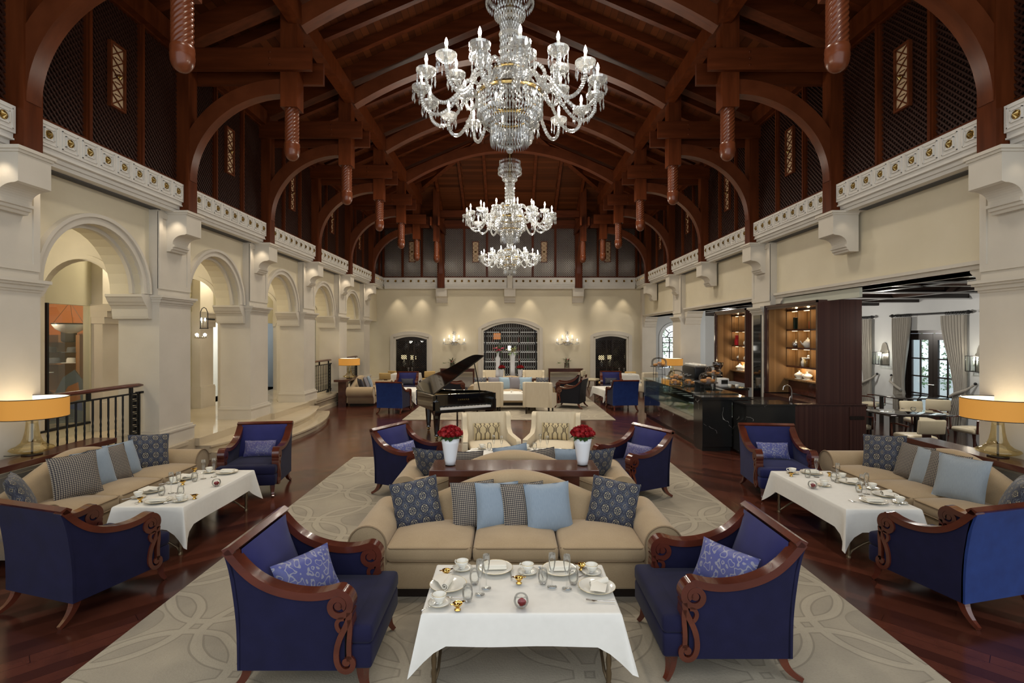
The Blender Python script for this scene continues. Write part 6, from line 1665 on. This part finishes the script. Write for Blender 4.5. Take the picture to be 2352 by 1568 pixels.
# curtains
def curtain(yt0,yt1,yb0,yb1,tie,label,ytie):
    """hangs in folds from the rod at z=2.82; drawn aside to ytie at the tie-back"""
    t=thing('curtain',label,'curtain',(XR-.12,yt0,0),0,'grey dining-room curtains'); P=[]; n=54
    for i in range(26):
        z=lerp(2.82,.015,i/25); 
        if z>tie: f=smooth01((2.82-z)/(2.82-tie)); a,b=lerp(yt0,ytie[0],f),lerp(yt1,ytie[1],f)
        else: f=smooth01((tie-z)/tie); a,b=lerp(ytie[0],yb0,f),lerp(ytie[1],yb1,f)
        P.append([(.055*sin(j/n*2*pi*8+.6*sin(z*2))*(1-.35*math.exp(-((z-tie)/.25)**2)),lerp(a,b,j/n)-yt0,z) for j in range(n+1)])
    m=MB(); m.grid(P); m.build('drape',curtain_m,t)
    m=MB(); m.strip([(ytie[0]-yt0-.02,tie-.13),(lerp(*ytie,.5)-yt0,tie-.05),(ytie[1]-yt0+.06,tie+.16)],.0,'x',-.1,.1) if 0 else None
    s=1 if ytie[2]>0 else -1
    e=[ytie[0]-yt0-.03,ytie[1]-yt0+.03]
    if s<0: e=e[::-1]
    m.tube([(-.09,e[0],tie-.14),(-.10,(e[0]*.6+e[1]*.4),tie-.06),(-.06,e[1]+s*.04,tie+.06),(.08,e[1]+s*.16,tie+.22)],[.035,.04,.035,.02],6); m.build('tie_back',curtain_m,t)
    m=MB(); m.sphere((.06,e[1]+s*.16,tie+.22),.035,8,6); m.build('tie_hook',iron,t)
    return t
def rod(y0,y1,label):
    t=thing('curtain_rod',label,'curtain rod',(XR-.12,y0,2.88)); MB().tube([(0,0,0),(0,y1-y0,0)],.022,8).build('pole',iron,t)
    m=MB()
    for y in (0,y1-y0): m.sphere((0,y,0),.05,8,6); m.tube([(0,y,0),(0,y+.1 if y>0 else -.1,0)],[.045,.02],8)
    m.build('finials',iron,t)
    for i in range(9):
        for base in (.08,y1-y0-.68): MB().tube([(.035*cos(q),base+i*.07,.035*sin(q)-.005) for q in [2*pi*k/10 for k in range(11)]],.007,5,caps=False).build('curtain_ring',iron,t)
rod(12.55,15.05,'brass and black curtain rod over the garden door'); rod(15.9,17.2,'black curtain rod end left of the wall lantern'); rod(10.0,12.15,'black curtain rod end behind the stone pillar')
curtain(14.38,15.02,14.45,14.98,.95,'grey curtain tied back left of the garden door',(14.62,14.98,1))
curtain(12.62,13.32,12.65,13.25,.95,'grey curtain tied back right of the garden door',(12.62,12.95,-1))
curtain(15.95,16.7,15.95,16.7,.95,'grey curtain tied back beside the cabinet side panel',(15.95,16.25,-1))
# wall lanterns
def lantern(y,label):
    t=thing('wall_lantern',label,'wall lantern',(XR,y,1.75),0,'iron wall lanterns of the dining room')
    m=MB(); poly=[(-.17,-.30),(.17,-.30),(.17,.12),(.13,.16),(.11,.26),(.07,.34),(0,.37),(-.07,.34),(-.11,.26),(-.13,.16),(-.17,.12)]
    m.prism(poly,'x',-.03,-.005); m.build('back_plate',pewter,t)
    m=MB()
    for a,b in (((-.24,-.2),(-.24,.2)),((-.24,-.2),(-.02,-.2)),((-.24,.2),(-.02,.2))):
        for z in (-.28,.08): m.beam((a[0],a[1],z),(b[0],b[1],z),.012,.012)
    for p in ((-.24,-.2),(-.24,.2),(-.24,-.07),(-.24,.07)): m.beam((p[0],p[1],-.28),(p[0],p[1],.08),.012,.012)
    m.build('cage',iron,t)
    MB().box(-.237,-.233,-.19,.19,-.27,.07).build('lantern_glass',pane_m,t)
    for y_ in (-.09,0,.09):
        c=MB().lathe([(0,-.16),(.014,-.16),(.014,-.04),(0,-.04)],(-.13,y_,0),n=8).build('candle',candle_m,t); MB().lathe([(0,-.04),(.016,-.015),(.008,.02),(0,.03)],(-.13,y_,0),n=8).build('bulb',bulb_m,c)
    light('POINT','lantern_lamp',(XR-.30,y,1.80),7,(1,.88,.68),.05)
lantern(15.5,'iron wall lantern between the two grey curtains'); lantern(12.30,'iron wall lantern beside the right stone pillar')
# dining tables and chairs
GC='cream leather dining chairs'
k0=make_dining('cream chair with its back to us at the near dining-room table',(7.52,9.72,0),R(176),GC,creaml,True)
dup(k0,None,(9.1,11.6,0),R(-12),'cream chair facing us behind the near dining-room table')
dup(k0,None,(10.25,12.65,0),R(150),'cream chair with its back to us before the right garden curtain')
dup(k0,None,(9.95,14.45,0),R(30),'cream chair left of the far dining-room table, facing right')
dup(k0,None,(7.15,10.95,0),R(95),'cream armchair left of the near table, mostly behind the bar cupboard')
dup(k0,None,(9.25,10.45,0),R(-85),'cream armchair at the right end of the near dining-room table')
for x,y,l in ((8.1,10.75,'glossy dark square table in the dining room, nearer one'),(10.35,13.55,'glossy dark table by the garden door, farther one')):
    t=thing('dining_table',l,'dining table',(x,y,0)); o=MB().rbox(-.62,.62,-.45,.45,.715,.75,.012).build('tabletop',mat('glossy_table_top',(.02,.014,.012),.08,coat=1) if 'glossy_table_top' not in MATS else MATS['glossy_table_top'],t)
    for sx in (-1,1):
        for sy in (-1,1): MB().box(sx*.50-.035,sx*.50+.035,sy*.34-.035,sy*.34+.035,0,.715).build('leg',blackwood,t)
b=inst(ROSEB,(8.35,10.85,.7505),0,'small glass bowl of candle and petals on the nearer dark dining-room table','glass bowl')
b=thing('armchair','pale ivory armchair beyond the far end of the bar counter','armchair',(5.2,20.4,0),R(-150)); MB().rbox(-.38,.38,-.36,.3,.16,.44,.05).build('seat',wing_m,b); MB().rbox(-.38,.38,.26,.42,.16,.92,.05).build('backrest',wing_m,b)
for x,y in ((-.3,-.3),(.3,-.3),(-.3,.3),(.3,.3)): MB().tube([(x,y,.18),(x,y,0)],.025,6).build('leg',blackwood,b)
# garden outside
struct(MB().box(XR+.3,XR+14,0,30,-.15,-.02).build('terrace',mat('terrace_stone',(.42,.44,.45),.7)))
struct(MB().box(6.0,XR+2,YB+4.7,YB+18,-.15,-.02).build('terrace',MATS['terrace_stone']))
def bush(x,y,r,h,seed,label):
    rnd=random.Random(seed); t=thing('garden_tree',label,'tree',(x,y,-.02),0,'garden trees outside')
    m=MB()
    for i in range(1300):
        a=rnd.random()*6.3; b=math.acos(rnd.uniform(-1,1)); q=r*rnd.uniform(.5,1)**.6; c=Vector((q*sin(b)*cos(a),q*sin(b)*sin(a),h+q*1.2*cos(b)))
        u=Vector((rnd.uniform(-1,1),rnd.uniform(-1,1),rnd.uniform(-1,1))).normalized()*.065; v=Vector((rnd.uniform(-1,1),rnd.uniform(-1,1),rnd.uniform(-1,1))).normalized()*.035
        m.add([c-u,c+v,c+u,c-v],[(0,1,2,3)])
    m.build('foliage',foil,t); MB().tube([(0,0,0),(.03,0,h)],[.07,.05],6).build('trunk',shopwood,t)
bush(XR+4.0,18.6,1.3,1.9,1,'leafy tree outside the left panes of the garden door'); bush(XR+4.3,21.8,1.2,1.7,2,'leafy tree farther left outside the garden door'); bush(XR+4.0,15.5,1.1,2.0,3,'leafy tree outside the right leaf of the garden door'); bush(8.2,YB+7,1.4,2.0,4,'leafy tree outside the arched window behind the bar')
for y,l in ((17.25,'white garden post left of the tree outside the door'),(15.0,'white garden post right of the tree outside the door')):
    o=MB().box(XR+2.0,XR+2.3,y-.16,y+.16,-.02,3.2).build('garden_post',white_paint); tag(o,l,'post')
# ------------------------------------------------------------------ the shop window on the left and corridor fittings
struct(MB().box(-11.6,-11.5,8.0,12.4,.42,3.4).box(-11.5,-8.45,7.9,8.0,.42,3.4).box(-11.5,-8.45,11.35,11.45,.42,3.4).build('wall_shop',orange_wall)); struct(MB().box(-11.6,-8.45,8.0,11.4,3.0,3.1).build('ceiling_shop',dark_void)); struct(MB().box(-11.6,-8.45,8.0,11.4,.40,.58).build('floor_shop',marble))
g=struct(MB().box(-8.33,-8.32,8.2,10.38,.60,2.9).build('window_6',pane_m)); MB().box(-8.36,-8.28,8.2,10.38,.58,.62).box(-8.36,-8.28,9.38,9.42,.62,2.9).build('window_frame',iron,g)
t=thing('shop_shelves','oak shelf unit behind the shop window glass','shelf unit',(-9.85,11.05,.58))
for x in (-.95,.12,.88): MB().box(x-.04,x+.04,-.17,.20,0,1.75).build('upright',shopwood,t)
for z in (.55,1.13): MB().box(-.91,.84,-.17,.20,z,z+.03).build('shelf',shopwood,t)
for z in (1.37,1.58): MB().box(-.91,.84,-.15,.20,z,z+.012).build('glass_shelf',case_glass,t)
MB().box(-.99,.92,.20,.23,0,1.75).build('back_panel',shopwood,t)
for x,z,mt,l in ((-9.25,2.173,black_cloth,'black sequinned bag on the top shop shelf'),):
    o=MB().rbox(-.15,.15,-.06,.06,0,.28,.05).build('handbag',black_cloth,None,(x,11.0,z)); tag(o,l,'bag')
for x,z,mt,l in ((-9.62,1.963,black_cloth,'black hat on the upper shop shelf, left'),(-9.15,1.963,grey_cloth,'grey hat on the upper shop shelf, right'),(-9.55,1.741,grey_cloth,'dark flat hat on the lower shop shelf'),(-9.16,1.741,white_cloth,'cream sun hat on the lower shop shelf')):
    h=thing('hat',l,'hat',(x,10.98,z)); MB().lathe([(.10,.0),(.19,.0),(.19,.008),(.10,.012)],n=18).build('brim',mt,h); MB().lathe([(.105,.008),(.10,.08),(.085,.11),(0,.115)],n=16).build('hat_top',mt,h)
t=thing('mannequin_head','black mannequin bust with white cap and red top in the shop window','mannequin',(-8.95,9.95,.582))
MB().lathe([(0,0),(.16,0),(.15,.25),(.19,.48),(.21,.62),(.12,.72),(.06,.76),(.055,.82),(.09,.88),(.11,.97),(.10,1.06),(.05,1.12),(0,1.13)],n=20).build('bust',lacquer,t)
MB().lathe([(.168,.10),(.163,.25),(.195,.46),(.175,.50)],n=20).build('red_top',red_cloth,t); MB().lathe([(.113,1.02),(.115,1.08),(.07,1.15),(0,1.165)],n=18).rbox(.05,.22,-.09,.09,1.02,1.035,.007).build('cap',white_cloth,t)
t=thing('surf_sail','blue and grey curved fin-shaped board display in the shop window','board',(-8.80,10.45,.582),R(-60)); m=MB(); pts=[(-.30,0),(-.24,.5),(-.08,.9),(.10,1.05),(.22,.85),(.30,.45),(.33,0)]; m.prism(pts,'x',-.04,.04); m.build('board',mat('blue_grey_board',(.10,.15,.20),.3),t)
MB().prism([(-.16,.35),(.0,.72),(.16,.8),(.2,.45)],'x',.041,.046).build('orange_panel',orange_wall,t); MB().prism([(-.05,.3),(.22,.42),(.24,.22)],'x',.041,.047).build('blue_panel',mat('blue_panel',(.02,.08,.30),.4),t)
t=thing('bowl_pendant','white bowl pendant lamp in the shop window','pendant lamp',(-8.85,10.55,2.55)); MB().lathe([(0,-.20),(.12,-.18),(.24,-.10),(.30,0.0),(.285,0.0),(.22,-.09),(0,-.17)],n=24).build('glass_bowl',white_vase,t); MB().lathe([(.295,-.012),(.305,0),(.295,.012)],n=24).build('rim',iron,t)
m=MB()
for q in (0,2.1,4.2): m.tube([(.28*cos(q),.28*sin(q),0),(0,0,.44)],.004,4)
m.build('chain',iron,t)
light('POINT','shop_lamp',(-9.5,9.9,2.75),SHOP_W,(1,.75,.48),.1)
t=thing('wall_lantern','slim iron lantern on the corridor wall seen through the second arch','wall lantern',(-7.42,12.72,2.72)); 
for s in (-1,1): MB().tube([(.09*s,0,-.22),(.09*s,0,.15),(.05*s,0,.25),(0,0,.28)],.010,5).build('side_bar',iron,t)
MB().box(-.10,.10,-.02,.02,-.24,-.22).build('base',iron,t)
for s in (-.04,.05):
    c=MB().lathe([(0,-.2),(.014,-.2),(.014,-.06),(0,-.06)],(s,-.04,0),n=8).build('candle',candle_m,t); MB().lathe([(0,-.06),(.02,-.03),(.01,.02),(0,.03)],(s,-.04,0),n=8).build('bulb',bulb_m,c)
MB().box(-.015,.015,.0,.45,-.02,.02).build('bracket',iron,t)
t=thing('wall_sconce','twin-armed corridor sconce below the lantern','wall light',(-7.75,13.2,2.25))
for s in (-1,1):
    MB().lathe([(0,0),(.05,.0),(.06,.05),(0,.05)],(.10*s,-.05,0),n=10).build('cup',steel,t); MB().lathe([(0,.05),(.03,.06),(.04,.10),(0,.13)],(.10*s,-.05,0),n=10).build('bulb',bulb_m,t)
MB().box(-.10,.10,-.06,-.04,-.01,.03).build('bar',steel,t)
# ------------------------------------------------------------------ camera, world, lamps
cam=bpy.data.cameras.new('camera'); co=bpy.data.objects.new('camera',cam); COL.objects.link(co); scene.camera=co
co.location=(0,0,CAMH); co.rotation_euler=(pi/2,0,0); cam.sensor_fit='HORIZONTAL'; cam.sensor_width=36
cam.lens=36*FPX/2352; cam.shift_x=(1176-CX)/2352; cam.shift_y=-(784-CY)/2352; cam.clip_end=200
w=bpy.data.worlds.new('world'); scene.world=w; w.use_nodes=True
bg=w.node_tree.nodes['Background']; bg.inputs[0].default_value=(.90,.95,1.0,1); bg.inputs[1].default_value=WORLD_STR
for y in (6.0,12.25,18.4):
    for a in range(4):
        light('POINT','chandelier_light',(.85*cos(pi/4+a*pi/2),y+.85*sin(pi/4+a*pi/2),5.28),CH_W*(1 if y<7 else 1.8),(1,.90,.76),.12)
# recessed downlights in the soffit of the frieze
for side in (-1,1):
    for k in range(1,7):
        for dy in (-.36,.36):
            light('SPOT','soffit_downlight',(side*5.72,TY[k]+dy,4.40),DOWN_W*(1 if side<0 else .18),WARM,.03,(0,0,0),95,.7)
for x in (-5.1,-4.0,-.85,.90,4.1,5.15):
    light('SPOT','soffit_downlight',(x,YB-.26,4.40),BACK_W,WARM,.03,(radians(-4),0,0),75,.7)
# unseen spots added up in the roof timbers to brighten the hall
for y in (4.6,7.7,10.8,13.9,17.0,20.1):
    for x in (-2.6,2.6):
        light('SPOT','roof_fill_spot',(x,y,8.2),ROOF_W*(.75+.09*max(0,y-5)),(1,.90,.76),.25,(0,0,0),110,.8)
# added ambient points for corridor and dining room, without fixtures
for k in range(0,6): light('POINT','corridor_fill',(-7.5,(TY[k]+TY[k+1])/2,3.9),CORR_W,(1,.88,.66),.15)
for x,y in ((8.6,8.5),(8.6,12.0),(8.8,16.0),(8.5,20.5)): light('POINT','dining_fill',(x,y,2.55),RIGHT_W,(1,.93,.84),.15)
scene.view_settings.view_transform='Standard'; scene.view_settings.look='None'; scene.view_settings.gamma=1.0
scene.view_settings.exposure=EXPO; scene.view_settings.use_curve_mapping=False
cy=scene.cycles
cy.use_denoising=True; cy.max_bounces=7; cy.diffuse_bounces=3; cy.glossy_bounces=3; cy.transmission_bounces=3; cy.transparent_max_bounces=14
cy.sample_clamp_indirect=4; cy.sample_clamp_direct=0; cy.caustics_reflective=False; cy.caustics_refractive=False
cy.use_adaptive_sampling=True; cy.adaptive_threshold=.02
